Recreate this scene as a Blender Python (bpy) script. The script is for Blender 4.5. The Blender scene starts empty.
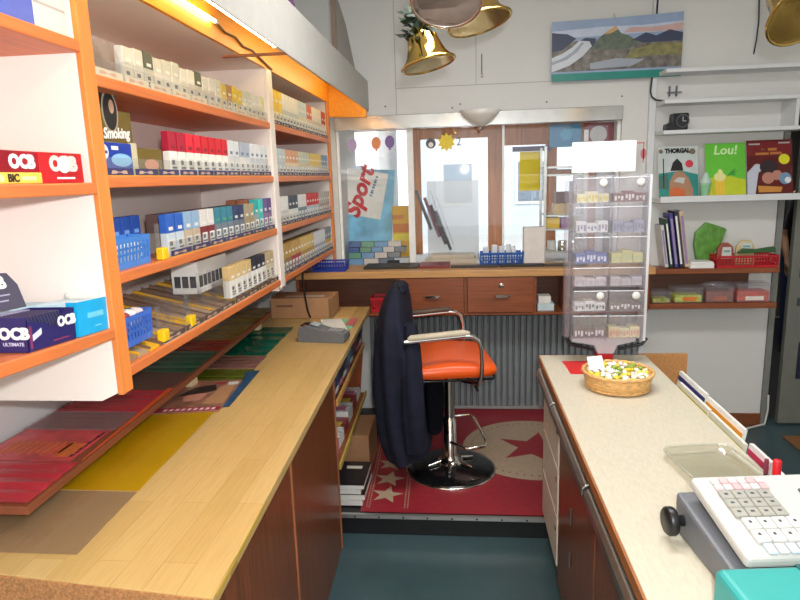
import bpy, math, random
from mathutils import Vector, Matrix
R = math.radians
random.seed(7)
S = bpy.context.scene
COL = S.collection
ORD = ['first', 'second', 'third', 'fourth', 'fifth', 'sixth', 'seventh', 'eighth', 'ninth', 'tenth', 'eleventh',
       'twelfth', 'thirteenth', 'fourteenth', 'fifteenth', 'sixteenth', 'seventeenth', 'eighteenth', 'nineteenth',
       'twentieth', 'twenty-first', 'twenty-second', 'twenty-third', 'twenty-fourth', 'twenty-fifth', 'twenty-sixth']

# ------------------------------------------------------------------ materials
def lin(c):
    out = []
    for v in c[:3]:
        v = v / 255.0
        out.append(v / 12.92 if v <= 0.04045 else ((v + 0.055) / 1.055) ** 2.4)
    return (out[0], out[1], out[2], 1)

def scale_col(c, k):
    return (min(1, c[0] * k), min(1, c[1] * k), min(1, c[2] * k), 1)

CACHE = {}
def mat(name, c, rough=.55, metal=0.0, noise=.06, scale=18.0, stretch=(1, 1, 1), emit=0, bump=0, spec=.5, coat=0):
    if name in CACHE: return CACHE[name]
    m = bpy.data.materials.new(name); m.use_nodes = True
    nt = m.node_tree; b = nt.nodes['Principled BSDF']
    base = lin(c)
    tc = nt.nodes.new('ShaderNodeTexCoord'); mp = nt.nodes.new('ShaderNodeMapping')
    mp.inputs['Scale'].default_value = stretch
    nz = nt.nodes.new('ShaderNodeTexNoise'); nz.inputs['Scale'].default_value = scale
    nz.inputs['Detail'].default_value = 4
    rp = nt.nodes.new('ShaderNodeValToRGB')
    rp.color_ramp.elements[0].position = .3; rp.color_ramp.elements[1].position = .7
    rp.color_ramp.elements[0].color = scale_col(base, 1 - noise)
    rp.color_ramp.elements[1].color = scale_col(base, 1 + noise)
    L = nt.links.new
    L(tc.outputs['Object'], mp.inputs['Vector']); L(mp.outputs['Vector'], nz.inputs['Vector'])
    L(nz.outputs['Fac'], rp.inputs['Fac']); L(rp.outputs['Color'], b.inputs['Base Color'])
    b.inputs['Roughness'].default_value = rough; b.inputs['Metallic'].default_value = metal
    b.inputs['Specular IOR Level'].default_value = spec
    if coat:
        b.inputs['Coat Weight'].default_value = coat; b.inputs['Coat Roughness'].default_value = .08
    if emit:
        b.inputs['Emission Color'].default_value = base; b.inputs['Emission Strength'].default_value = emit
    if bump:
        bp = nt.nodes.new('ShaderNodeBump'); bp.inputs['Strength'].default_value = bump
        bp.inputs['Distance'].default_value = .004
        L(nz.outputs['Fac'], bp.inputs['Height']); L(bp.outputs['Normal'], b.inputs['Normal'])
    CACHE[name] = m
    return m

def clear(name, tint=(240, 245, 245), gloss=.12, rough=.08, haze=0.0):
    if name in CACHE: return CACHE[name]
    m = bpy.data.materials.new(name); m.use_nodes = True
    nt = m.node_tree; out = nt.nodes['Material Output']; b = nt.nodes['Principled BSDF']
    b.inputs['Base Color'].default_value = lin(tint); b.inputs['Roughness'].default_value = .35
    t = nt.nodes.new('ShaderNodeBsdfTransparent'); t.inputs['Color'].default_value = tuple(v ** .22 for v in lin(tint)[:3]) + (1,)
    g = nt.nodes.new('ShaderNodeBsdfGlossy'); g.inputs['Roughness'].default_value = rough
    x1 = nt.nodes.new('ShaderNodeMixShader'); x1.inputs['Fac'].default_value = gloss
    x2 = nt.nodes.new('ShaderNodeMixShader'); x2.inputs['Fac'].default_value = haze
    L = nt.links.new
    L(t.outputs[0], x1.inputs[1]); L(g.outputs[0], x1.inputs[2])
    L(x1.outputs[0], x2.inputs[1]); L(b.outputs[0], x2.inputs[2]); L(x2.outputs[0], out.inputs['Surface'])
    CACHE[name] = m
    return m

def staves(name, c1, c2, cm, rough=.35, w=.5, h=.075):
    m = bpy.data.materials.new(name); m.use_nodes = True
    nt = m.node_tree; b = nt.nodes['Principled BSDF']; L = nt.links.new
    tc = nt.nodes.new('ShaderNodeTexCoord'); mp = nt.nodes.new('ShaderNodeMapping')
    mp.inputs['Rotation'].default_value = (0, 0, R(90))
    br = nt.nodes.new('ShaderNodeTexBrick')
    br.inputs['Color1'].default_value = lin(c1); br.inputs['Color2'].default_value = lin(c2)
    br.inputs['Mortar'].default_value = lin(cm); br.inputs['Scale'].default_value = 1
    br.inputs['Mortar Size'].default_value = .0008; br.inputs['Brick Width'].default_value = w
    br.inputs['Row Height'].default_value = h; br.inputs['Bias'].default_value = 0
    mp2 = nt.nodes.new('ShaderNodeMapping'); mp2.inputs['Scale'].default_value = (26, 1.6, 10)
    nz = nt.nodes.new('ShaderNodeTexNoise'); nz.inputs['Scale'].default_value = 6; nz.inputs['Detail'].default_value = 6
    mx = nt.nodes.new('ShaderNodeMix'); mx.data_type = 'RGBA'; mx.blend_type = 'MULTIPLY'
    mx.inputs['Factor'].default_value = .35
    L(tc.outputs['Object'], mp.inputs['Vector']); L(mp.outputs['Vector'], br.inputs['Vector'])
    L(tc.outputs['Object'], mp2.inputs['Vector']); L(mp2.outputs['Vector'], nz.inputs['Vector'])
    L(br.outputs['Color'], mx.inputs['A']); L(nz.outputs['Color'], mx.inputs['B'])
    rp = nt.nodes.new('ShaderNodeValToRGB')
    rp.color_ramp.elements[0].color = (.6, .55, .5, 1); rp.color_ramp.elements[1].color = (1, 1, 1, 1)
    rp.color_ramp.elements[0].position = .2; rp.color_ramp.elements[1].position = .6
    L(nz.outputs['Fac'], rp.inputs['Fac']); L(rp.outputs['Color'], mx.inputs['B'])
    L(mx.outputs['Result'], b.inputs['Base Color'])
    b.inputs['Roughness'].default_value = rough
    return m

def wood(name, c, k=.25, rough=.4, axis='y'):
    st = {'x': (1.2, 22, 22), 'y': (22, 1.2, 22), 'z': (22, 22, 1.2)}[axis]
    return mat(name, c, rough, 0, k, 4.0, st)

WHITE = mat('white_paint', (220, 221, 220), .6, noise=.02, scale=3)
WALL = mat('wall_paint', (220, 218, 212), .7, noise=.02, scale=2)
LAM = mat('white_laminate', (244, 233, 224), .45, noise=.02, scale=4)
BACKP = mat('shelf_back_laminate', (238, 224, 216), .5, noise=.03, scale=3)
ORANGE = wood('orange_shelf_wood', (214, 118, 62), .12, .42, 'y')
ORANGEZ = wood('orange_post_wood', (228, 136, 64), .1, .42, 'z')
CANO = wood('orange_canopy_board', (248, 160, 30), .08, .4, 'y')
BROWN = wood('dark_brown_veneer', (124, 68, 36), .3, .28, 'z')
BROWNL = wood('copper_brown_edge', (168, 104, 70), .25, .4, 'z')
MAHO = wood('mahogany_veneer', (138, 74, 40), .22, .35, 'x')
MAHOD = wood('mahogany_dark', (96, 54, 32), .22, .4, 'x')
PINE = wood('light_desk_wood', (196, 146, 88), .15, .4, 'x')
STAVE = staves('maple_stave_worktop', (206, 173, 112), (197, 162, 99), (180, 143, 86))
PARTICLE = mat('raw_chipboard', (176, 122, 74), .8, noise=.35, scale=160)
CREAM = mat('cream_speckled_laminate', (198, 190, 169), .45, noise=.07, scale=140, stretch=(1, .25, 1))
CHROME = mat('chrome', (225, 222, 215), .12, 1, .02)
ALU = mat('brushed_aluminium', (190, 188, 182), .3, 1, .05, 40)
BLACK = mat('black_plastic', (22, 22, 24), .4)
DARK = mat('dark_brown_board', (44, 34, 28), .6)  # plain dark brown for nosing screws, counter end panel and worktop underline
GREYP = mat('grey_plastic', (104, 106, 110), .45)
GREYL = mat('light_grey_plastic', (158, 156, 150), .5)
OFFW = mat('off_white_plastic', (212, 210, 203), .45, noise=.02)
PAPER = mat('white_paper', (238, 236, 230), .7, noise=.03)
RED = mat('red_print', (196, 34, 40), .5)
CLEAR = clear('clear_acrylic', (240, 243, 243), .07, .12, .05)
CLEARH = clear('hazy_acrylic', (232, 228, 234), .08, .15, .10)
GLASS = clear('window_glass', (250, 253, 253), .035, .02, 0.0)
def C(r, g, b, rough=.5, **k):
    return mat('tone_%d_%d_%d_%d' % (r, g, b, int(rough * 100)), (r, g, b), rough, **k)

# ------------------------------------------------------------------ mesh builder
class M:
    def __init__(s): s.v = []; s.f = []; s.m = []; s.sm = []; s.bev = 0
    def add(s, vs, fs, m=0, sm=False):
        o = len(s.v); s.v += [tuple(v) for v in vs]
        for f in fs:
            s.f.append([i + o for i in f]); s.m.append(m); s.sm.append(sm)
        return s
    def box(s, x0, x1, y0, y1, z0, z1, m=0, T=None):
        vs = [Vector(p) for p in ((x0, y0, z0), (x1, y0, z0), (x1, y1, z0), (x0, y1, z0), (x0, y0, z1), (x1, y0, z1), (x1, y1, z1), (x0, y1, z1))]
        if T: vs = [T @ v for v in vs]
        return s.add(vs, [(0, 3, 2, 1), (4, 5, 6, 7), (0, 1, 5, 4), (1, 2, 6, 5), (2, 3, 7, 6), (3, 0, 4, 7)], m)
    def prism(s, pts, h0, h1, plane='xy', m=0, T=None):
        n = len(pts); vs = []
        for h in (h0, h1):
            for a, b in pts:
                vs.append(Vector({'xy': (a, b, h), 'xz': (a, h, b), 'yz': (h, a, b)}[plane]))
        if T: vs = [T @ v for v in vs]
        fs = [tuple(range(n))[::-1], tuple(range(n, 2 * n))] + [(i, (i + 1) % n, n + (i + 1) % n, n + i) for i in range(n)]
        return s.add(vs, fs, m)
    def tube(s, pts, r, n=10, m=0, closed=False, cap=True):
        pts = [Vector(p) for p in pts]; k = len(pts); vs = []; fs = []
        rs = r if isinstance(r, (list, tuple)) else [r] * k
        up = None
        for i, p in enumerate(pts):
            a = pts[(i - 1) % k] if (i or closed) else p; b = pts[(i + 1) % k] if (i < k - 1 or closed) else p
            t = (b - a).normalized()
            if up is None:
                up = t.orthogonal().normalized()
            else:
                up = (up - t * up.dot(t)).normalized()
            w = t.cross(up)
            for j in range(n):
                q = 2 * math.pi * j / n
                vs.append(p + (up * math.cos(q) + w * math.sin(q)) * rs[i])
        for i in range(k if closed else k - 1):
            i2 = (i + 1) % k
            for j in range(n):
                fs.append((i * n + j, i * n + (j + 1) % n, i2 * n + (j + 1) % n, i2 * n + j))
        s.add(vs, fs, m, True)
        if cap and not closed:
            s.add(vs[:n], [tuple(range(n))[::-1]], m); s.add(vs[-n:], [tuple(range(n))], m)
        return s
    def lathe(s, prof, c=(0, 0, 0), n=32, m=0, T=None, sx=1, sy=1, sm=True):
        vs = []; fs = []; k = len(prof)
        for r, z in prof:
            for j in range(n):
                q = 2 * math.pi * j / n
                v = Vector((r * sx * math.cos(q), r * sy * math.sin(q), z))
                if T: v = T @ v
                vs.append(v + Vector(c))
        for i in range(k - 1):
            for j in range(n):
                fs.append((i * n + j, i * n + (j + 1) % n, (i + 1) * n + (j + 1) % n, (i + 1) * n + j))
        s.add(vs, fs, m, sm)
        if prof[0][0] > 1e-5: s.add(vs[:n], [tuple(range(n))[::-1]], m)
        if prof[-1][0] > 1e-5: s.add(vs[-n:], [tuple(range(n))], m)
        return s
    def quad(s, a, b, c, d, m=0): return s.add([a, b, c, d], [(0, 1, 2, 3)], m)
    def poly(s, pts, m=0): return s.add(pts, [tuple(range(len(pts)))], m)
    def loft(s, rings, m=0, sm=True, cap=True):
        n = len(rings[0]); vs = [p for r in rings for p in r]; fs = []
        for i in range(len(rings) - 1):
            for j in range(n):
                fs.append((i * n + j, i * n + (j + 1) % n, (i + 1) * n + (j + 1) % n, (i + 1) * n + j))
        s.add(vs, fs, m, sm)
        if cap:
            s.add(rings[0], [tuple(range(n))[::-1]], m); s.add(rings[-1], [tuple(range(n))], m)
        return s

def obj(name, mb, mats, parent=None, bevel=0, local=False, seg=2):
    """one mesh object; world coordinates unless local; a child gets its thing's frame, a top-level one its own base as origin"""
    if not isinstance(mats, (list, tuple)): mats = [mats]
    vs = [Vector(v) for v in mb.v]
    loc = Vector((0, 0, 0))
    if parent is not None:
        if not local:
            root = parent
            while root.parent: root = root.parent
            inv = (Matrix.Translation(root.location) @ root.rotation_euler.to_matrix().to_4x4()).inverted()
            vs = [inv @ v for v in vs]
            if parent.parent is None and parent.type == 'MESH': pass
    elif not local:
        xs = [v.x for v in vs]; ys = [v.y for v in vs]; zs = [v.z for v in vs]
        loc = Vector(((min(xs) + max(xs)) / 2, (min(ys) + max(ys)) / 2, min(zs)))
        vs = [v - loc for v in vs]
    me = bpy.data.meshes.new(name)
    me.from_pydata([tuple(v) for v in vs], [], mb.f)
    for mm in mats: me.materials.append(mm)
    for p, mi, sm in zip(me.polygons, mb.m, mb.sm):
        p.material_index = mi; p.use_smooth = sm
    me.update()
    o = bpy.data.objects.new(name, me); COL.objects.link(o)
    o.location = loc
    if parent is not None: o.parent = parent
    if bevel:
        b = o.modifiers.new('bevel', 'BEVEL'); b.width = bevel; b.segments = seg; b.limit_method = 'ANGLE'; b.angle_limit = R(40)
    return o

def tag(o, label, cat, group=None, kind=None):
    o['label'] = label; o['category'] = cat
    if group: o['group'] = group
    if kind: o['kind'] = kind
    return o
def thing(name, label, cat, loc=(0, 0, 0), rotz=0, group=None):
    o = bpy.data.objects.new(name, None); COL.objects.link(o)
    o.location = loc; o.rotation_euler = (0, 0, rotz)
    return tag(o, label, cat, group)
def struct(name, mb, mats, label=None, cat=None, bevel=0):
    o = obj(name, mb, mats, None, bevel); o['kind'] = 'structure'
    if label: o['label'] = label
    if cat: o['category'] = cat
    return o
def copy_tree(o, parent=None):
    c = o.copy(); COL.objects.link(c)
    if parent: c.parent = parent
    for ch in list(o.children): copy_tree(ch, c)
    return c
def rotm(x=0, y=0, z=0, t=(0, 0, 0)):
    return Matrix.Translation(t) @ Matrix.Rotation(z, 4, 'Z') @ Matrix.Rotation(y, 4, 'Y') @ Matrix.Rotation(x, 4, 'X')

def text(s, size, parent, m, frame, name='lettering', bold=0, squash=1.0, shear=0):
    """lettering as a thin mesh; frame maps text x, y (and out = z) into the world"""
    cu = bpy.data.curves.new('t', 'FONT'); cu.body = s; cu.size = size; cu.align_x = 'CENTER'; cu.align_y = 'CENTER'
    cu.offset = bold; cu.extrude = .0004; cu.resolution_u = 3; cu.shear = shear
    t = bpy.data.objects.new('t', cu); COL.objects.link(t)
    dg = bpy.context.evaluated_depsgraph_get(); dg.update()
    me = t.evaluated_get(dg).to_mesh()
    mb = M(); mb.add([frame @ Vector((v.co.x * squash, v.co.y, v.co.z + .0006)) for v in me.vertices], [tuple(p.vertices) for p in me.polygons])
    t.evaluated_get(dg).to_mesh_clear()
    bpy.data.objects.remove(t); bpy.data.curves.remove(cu)
    return obj(name, mb, m, parent)
def frame(o, x, y):
    o = Vector(o); x = Vector(x).normalized(); y = Vector(y); y = (y - x * y.dot(x)).normalized(); z = x.cross(y)
    return Matrix(((x.x, y.x, z.x, o.x), (x.y, y.y, z.y, o.y), (x.z, y.z, z.z, o.z), (0, 0, 0, 1)))
def star(cx, cy, r, k=.4, rot=90, n=5):
    return [(cx + (r if i % 2 == 0 else r * k) * math.cos(R(rot + i * 180 / n)), cy + (r if i % 2 == 0 else r * k) * math.sin(R(rot + i * 180 / n))) for i in range(2 * n)]
def disc(cx, cy, r, n=24, sx=1, sy=1):
    return [(cx + r * sx * math.cos(2 * math.pi * i / n), cy + r * sy * math.sin(2 * math.pi * i / n)) for i in range(n)]

# ------------------------------------------------------------------ camera
cam = bpy.data.cameras.new('camera'); co = bpy.data.objects.new('camera', cam); COL.objects.link(co)
rx = Vector((.9948956, .0960306, -.0309967)); fw = Vector((-.1002273, .9760488, -.1930886))
rx = (rx - fw * rx.dot(fw)).normalized(); fw.normalize(); up = rx.cross(fw)
co.matrix_world = Matrix(((rx.x, up.x, -fw.x, 0), (rx.y, up.y, -fw.y, 0), (rx.z, up.z, -fw.z, 1.67), (0, 0, 0, 1)))
cam.sensor_width = 36; cam.lens = 620 / 800 * 36; cam.clip_start = .02
S.camera = co

# ------------------------------------------------------------------ room
XL, XR, YB = -1.40, 3.05, 4.05
FLOOR = mat('teal_linoleum', (62, 84, 88), .3, noise=.12, scale=5)
struct('floor', M().box(XL - .1, XR + .1, -1.6, YB + .12, -.06, 0), FLOOR)
struct('ceiling', M().box(XL - .1, XR + .1, -1.6, YB + .1, 2.78, 2.86), WALL)
struct('wall_left', M().box(XL - .1, XL, -1.6, YB + .1, 0, 2.78), WHITE)
struct('wall_right', M().box(XR, XR + .1, -1.6, YB + .1, 0, 2.78), WALL)
wb = M()
wb.box(XL, -.80, YB, YB + .1, 0, 2.78); wb.box(-.80, .985, YB, YB + .1, 0, 1.085); wb.box(-.80, .985, YB, YB + .1, 2.06, 2.78)
wb.box(.985, 1.93, YB, YB + .1, 0, 2.78); wb.box(1.93, XR, YB, YB + .1, 2.06, 2.78); wb.box(2.95, XR, YB, YB + .1, 0, 2.06)
struct('wall_back', wb, WALL)
struct('trim_1', M().box(1.135, 1.175, YB - .03, YB - .0005, 0, 2.77), WHITE, bevel=.004)
SEAM = mat('panel_seam', (168, 164, 158), .7)
sm = M()
sm.box(-.40, 1.12, YB - .0012, YB - .0002, 2.219, 2.2225); sm.box(-.402, -.398, YB - .0012, YB - .0002, 2.06, 2.77)
sm.box(.098, .1015, YB - .0012, YB - .0002, 2.225, 2.77)
struct('trim_2', sm, SEAM)
scr = M()
for x, z in ((-.47, 2.115), (.0, 2.11), (.53, 2.10), (.98, 2.115), (-.05, 2.09)):
    scr.lathe([(.006, 0), (.004, .003)], (x, YB - .001, z), 8, T=Matrix.Rotation(R(90), 4, 'X'))
struct('trim_3', scr, C(120, 116, 110))
struct('baseboard_back', M().box(1.19, 1.93, YB - .015, YB - .0005, 0, .085), wood('baseboard_brown', (128, 72, 40), .2))
struct('wall_front', M().box(XL - .1, -.4, -1.7, -1.6, 0, 2.78).box(-.4, 2.2, -1.7, -1.6, 0, .9).box(-.4, 2.2, -1.7, -1.6, 2.35, 2.78).box(2.2, XR + .1, -1.7, -1.6, 0, 2.78), WALL)
# raised platform with its metal nosing
struct('platform', M().box(XL, .74, 2.67, YB, 0.0005, .104), mat('platform_black', (24, 25, 27), .5))
ns = M(); ns.box(XL, .74, 2.655, 2.672, .1045, .109); ns.box(XL, .74, 2.655, 2.669, .090, .104)
for i in range(9): ns.lathe([(.005, 0), (.004, .002)], (-.52 + i * .115, 2.6545, .0975), 8, 1, T=Matrix.Rotation(R(90), 4, 'X'))
struct('trim_4', ns, [mat('nosing_metal', (190, 188, 184), .35, .8), DARK])
# red mat with stars
MATR = mat('red_vinyl', (152, 42, 52), .4, noise=.12, scale=30); MATB = mat('beige_vinyl', (178, 156, 132), .45, noise=.08, scale=40)
SK = -.032
def mx(x, y): return x + SK * (y - 2.72)
mm = M(); zt = .1115
mm.prism([(mx(-.50, 2.68), 2.68), (.72, 2.68), (.72, 4.03), (mx(-.50, 4.03), 4.03)], .1095, .1115)
CXm, CYm, RM = .392, 3.42, .40
mm.poly([(x, y, zt + .0004) for x, y in disc(CXm, CYm, RM, 64)], 1)
for i in range(56):
    q = 2 * math.pi * i / 56
    x, y = CXm + (RM - .05) * math.cos(q), CYm + (RM - .05) * math.sin(q)
    mm.poly([(a, b, zt + .0007) for a, b in disc(x, y, .008, 6, .8, 1)], 2)
mm.poly([(x, y, zt + .0008) for x, y in star(CXm + .01, CYm, .225, .4, 148)], 0)
for i, y in enumerate((2.845, 3.01, 3.185, 3.36, 3.53, 3.70, 3.87)):
    mm.poly([(mx(x, y), y, zt + .0005) for x, y in star(-.385, y, .086, .42, 80)], 1)
for xx in (-.475, -.462, -.29, -.275):
    for i in range(60):
        y = 2.72 + i * .0215
        mm.poly([(mx(xx + a, y), y + b, zt + .0005) for a, b in ((-.003, 0), (.003, 0), (.003, .012), (-.003, .012))], 1)
tag(obj('floor_mat', mm, [MATR, MATB, C(120, 100, 84)]), 'red vinyl mat with beige stars and a large circle on the raised floor', 'mat')

# radiator under the desk
rt = thing('ribbed_radiator', 'long grey ribbed radiator along the back wall under the wooden desk', 'radiator', (.3, 4.0, .13))
RADM = mat('radiator_grey', (128, 134, 136), .45, noise=.05)
rb = M(); rb.box(-.62, 1.12, 4.01, 4.03, .14, .775); obj('back_plate', rb, RADM, rt)
rr = M(); n = 44
for i in range(n):
    x = -.62 + (i + .5) * 1.74 / n
    rr.prism([(x - .017, 4.009), (x - .011, 3.985), (x + .011, 3.985), (x + .017, 4.009)], .15, .77)
obj('ribs', rr, RADM, rt)
obj('top_rail', M().box(-.62, 1.12, 3.985, 4.03, .7755, .79), RADM, rt, .004)
obj('foot', M().box(-.5, -.46, 3.99, 4.02, .1125, .139), RADM, rt); obj('foot', M().box(.96, 1.0, 3.99, 4.02, .1045, .139), RADM, rt)

# ------------------------------------------------------------------ window niche and street
struct('trim_5', M().box(-.80, .985, YB + .001, 4.8, 1.05, 1.09).box(-.85, -.80, YB + .101, 4.8, 1.05, 2.12).box(.985, 1.03, YB + .101, 4.8, 1.05, 2.12).box(-.8, .985, YB + .101, 4.8, 2.07, 2.12), WHITE)
struct('trim_6', M().box(-.80, .985, YB - .025, YB + .03, 1.975, 2.06), mat('polished_header', (196, 194, 190), .18, .9), bevel=.003)
wf = M(); wf.box(-.345, -.305, YB + .03, YB + .07, 1.09, 1.975); wf.box(.262, .276, YB + .03, YB + .06, 1.09, 1.975)
wf.box(-.80, -.785, YB + .03, YB + .06, 1.09, 1.975); wf.box(.965, .985, YB + .03, YB + .06, 1.09, 1.975)
wf.box(-.785, .965, YB + .03, YB + .06, 1.0905, 1.104, 1)
w1 = struct('window_1', wf, [mat('white_window_frame', (240, 240, 236), .4), ALU])
for a, b in ((-.784, -.346), (-.304, .261), (.277, .964)):
    obj('glass_pane', M().box(a, b, YB + .042, YB + .046, 1.105, 1.974), GLASS, w1)
WOODF = wood('street_door_wood', (196, 122, 66), .22, .4, 'z')
wf = M()
for a, b, c, d in ((-.36, -.30, 1.09, 2.07), (.20, .315, 1.09, 2.07), (.62, .70, 1.09, 1.90), (.93, .985, 1.09, 1.9)): wf.box(a, b, 4.74, 4.795, c, d)
wf.box(-.30, .20, 4.74, 4.795, 1.945, 2.07); wf.box(.315, .985, 4.74, 4.795, 1.88, 2.07); wf.box(-.80, -.36, 4.745, 4.79, 2.02, 2.07)
w2 = struct('window_2', wf, WOODF, bevel=.004)
for a, b, t in ((-.8, -.361, 2.019), (-.299, .199, 1.944), (.316, .619, 1.879), (.701, .929, 1.879)):
    obj('glass_pane', M().box(a, b, 4.765, 4.77, 1.0905, t), GLASS, w2)
# street
PALE = mat('pale_render', (226, 224, 220), .8, noise=.05); PAV = mat('pale_asphalt', (196, 196, 196), .85, noise=.1)
struct('street', M().box(-14, 1.2, 4.82, 26, -.2, -.12).box(1.2, 14, 7.3, 26, -.2, -.12), PAV, 'pale street surface outside the shop window', 'street')
def house(x0, x1, y, h, wm, nw, nf, label, roof):
    t = thing('house', label, 'house', ((x0 + x1) / 2, y, -.12), 0, None)
    obj('wall', M().box(x0, x1, y, y + 5, -.119, h), wm, t)
    obj('roof', M().prism([(y - .3, h + .001), (y + 5.3, h + .001), (y + 2.5, h + 1.8)], x0 - .2, x1 + .2, 'yz'), roof, t)
    for f in range(nf):
        for i in range(nw):
            x = x0 + (i + .5) * (x1 - x0) / nw; z = .8 + f * 2.6
            w = obj('window', M().box(x - .5, x + .5, y - .06, y - .001, z, z + 1.3), OFFW, t)
            obj('pane', M().box(x - .42, x + .42, y - .07, y - .061, z + .08, z + 1.22), C(120, 132, 146, .2), w)
house(-9, -2.2, 17, 6, PALE, 4, 2, 'pale rendered house across the street seen through the left pane', C(150, 120, 100))
house(-1.2, 3.2, 19, 5.4, mat('blue_grey_render', (196, 204, 214), .8), 2, 2, 'blue-grey house across the street behind the yellow paper', C(120, 116, 116))
house(4.2, 11, 18, 6, mat('cream_render', (232, 222, 206), .8), 3, 2, 'cream house across the street behind the metal rack', C(140, 110, 96))

# stickers on the glass
def sticker(name, pts_list, label, cat, mats, y=YB + .0405):
    mb = M()
    for k, (pts, mi) in enumerate(pts_list): mb.prism(pts, y - .0004 * (k + 1), y - .0004 * k, 'xz', mi)
    return tag(obj(name, mb, mats), label, cat, None)
def balloon(x, z): return [(disc(x, z, .036, 20, .85, 1.1), 0), ([(x - .01, z - .05), (x + .01, z - .05), (x, z - .035)], 0)]
sticker('balloon_sticker', balloon(-.543, 1.895), 'orange balloon sticker on the left glass pane', 'sticker', [C(226, 140, 90)])
sticker('balloon_sticker', balloon(-.455, 1.90), 'purple balloon sticker on the left glass pane right of the orange one', 'sticker', [C(130, 100, 160)])
sticker('balloon_sticker', balloon(-.70, 1.89), 'pale violet balloon sticker nearest the orange shelf end', 'sticker', [C(176, 160, 196)])
sticker('round_sticker', [(disc(-.19, 1.88, .032), 0), (disc(-.19, 1.872, .016), 1)], 'dark grey round sticker on the middle glass pane', 'sticker', [C(84, 84, 92), PAPER])
st = sticker('sunburst_sticker', [(star(-.09, 1.885, .06, .68, 90, 10), 0)], 'yellow sunburst sticker on the middle glass pane', 'sticker', [C(240, 208, 40)])
text('2', .07, st, C(60, 50, 40), frame((-.012, YB + .0385, 1.883), (1, 0, 0), (0, 0, 1)))

# display goods behind the window ------------------------------------------------
ps = thing('poster_board', 'tilted pale blue poster board reading Sport in red script', 'poster', (-.66, 4.38, 1.0905))
pT = rotm(y=R(4), t=(-.665, 4.385, 1.26)) @ rotm(x=R(-6))
pb = M(); pb.box(-.215, .17, -.006, .006, -.165, .48, 0, pT)
obj('board', pb, mat('blue_print', (120, 190, 226), .4, noise=.35, scale=7), ps)
sh = M(); T2 = pT @ rotm(y=R(7), t=(-.03, -.0085, .30))
sh.box(-.175, .135, -.001, .001, -.155, .17, 0, T2)
pn = obj('white_panel', sh, PAPER, ps)
fx = frame(T2 @ Vector((-.045, -.0015, .008)), (T2.to_3x3() @ Vector((.16, 0, 1))), (T2.to_3x3() @ Vector((-1, 0, .16))))
text('Sport', .160, ps, C(206, 40, 50), fx, bold=.006, shear=.25)
fx = frame(T2 @ Vector((.05, -.0015, .07)), (T2.to_3x3() @ Vector((.16, 0, 1))), (T2.to_3x3() @ Vector((-1, 0, .16))))
lt = M()
for i, w_ in enumerate((.010, .016, .008, .014, .012, .016, .009, .013)):
    u = -.075 + i * .019; a = [fx @ Vector((u, -.008, .0006)), fx @ Vector((u + w_, -.008, .0006)), fx @ Vector((u + w_, .010, .0006)), fx @ Vector((u, .010, .0006))]
    lt.poly(a)
obj('small_lettering', lt, C(90, 120, 166), ps)
obj('easel_leg', M().box(-.72, -.70, 4.40, 4.46, 1.0905, 1.4).box(-.60, -.58, 4.40, 4.46, 1.0905, 1.4), GREYL, ps)
cols = [(120, 160, 200), (214, 218, 222), (70, 100, 156), (216, 206, 200), (228, 226, 220), (110, 160, 130), (120, 130, 140), (160, 190, 214)]
cn = ['blue', 'pale grey', 'dark blue', 'beige', 'white', 'green', 'slate', 'sky blue']
k = 0
for r_, (z, h, w) in enumerate(((1.0905, .045, .105), (1.1365, .04, .09), (1.1775, .035, .08), (1.2135, .035, .092))):
    x = -.775
    pos = 0
    while x + w < -.355:
        i = (k * 3 + r_) % 8; hh = h - .002
        b = M().box(x, x + w - .006, 4.19, 4.27, z, z + hh)
        o = obj('small_box', b, C(*cols[i]))
        tag(o, '%s small box, %s from left, %s layer below poster board' % (cn[i], ORD[pos], ('bottom', 'second', 'third', 'top')[r_]), 'box', 'small boxes stacked in the display window')
        x += w; k += 1; pos += 1
yb = thing('display_carton', 'yellow and orange display carton standing beside the poster board', 'carton', (-.40, 4.32, 1.0905))
obj('carton_body', M().box(-.475, -.345, 4.29, 4.36, 1.0905, 1.48), C(222, 170, 30), yb, .003)
obj('print_band', M().box(-.474, -.346, 4.2885, 4.2898, 1.30, 1.36).box(-.474, -.40, 4.2885, 4.2898, 1.39, 1.42), C(206, 120, 40), yb)
obj('print_band', M().box(-.474, -.346, 4.2885, 4.2898, 1.24, 1.29), C(226, 206, 60), yb)
# magazine holder
mh = thing('magazine_holder', 'clear slanted magazine holder with dark magazines in front of a grey sheet', 'holder', (-.15, 4.2, 1.0905))
T = rotm(y=R(-14), t=(-.15, 4.2, 1.1))
obj('back_sheet', M().box(-.235, .118, 4.33, 4.338, 1.0905, 1.64), clear('frosted_sheet', (206, 208, 210), .1, .3, .42), mh)
sl = [((-.225, 1.30), (-.15, 1.62)), ((-.185, 1.26), (-.10, 1.56))]
for a, b in sl:
    obj('side_rail', M().tube([(a[0] + .02, 4.16, a[1] + .28), (a[0] + .13, 4.16, a[1] - .04)], .004), CLEARH, mh)
for i, (x, z, c) in enumerate(((-.215, 1.35, (70, 70, 74)), (-.16, 1.30, (120, 60, 80)), (-.12, 1.25, (60, 36, 52)), (-.085, 1.21, (28, 26, 30)))):
    Tm = rotm(y=R(-20), t=(x, 4.2, z))
    o = obj('magazine', M().box(-.008, .008, -.03 + i * .001, .05, -.03, .25, 0, Tm), C(*c))
    tag(o, '%s magazine from the left leaning in the clear holder by the window' % ORD[i], 'magazine', 'magazines in the clear window holder')
for i, (x0, x1, z0, z1, y0) in enumerate(((-.25, .10, 1.0905, 1.125, 4.16), (-.21, .08, 1.1255, 1.15, 4.17))):
    tag(obj('flat_carton', M().box(x0, x1, y0, 4.31, z0, z1), C(206, 190, 168), None, .002), ('lower' if i == 0 else 'upper') + ' beige flat carton lying below the clear magazine holder', 'carton')
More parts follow.
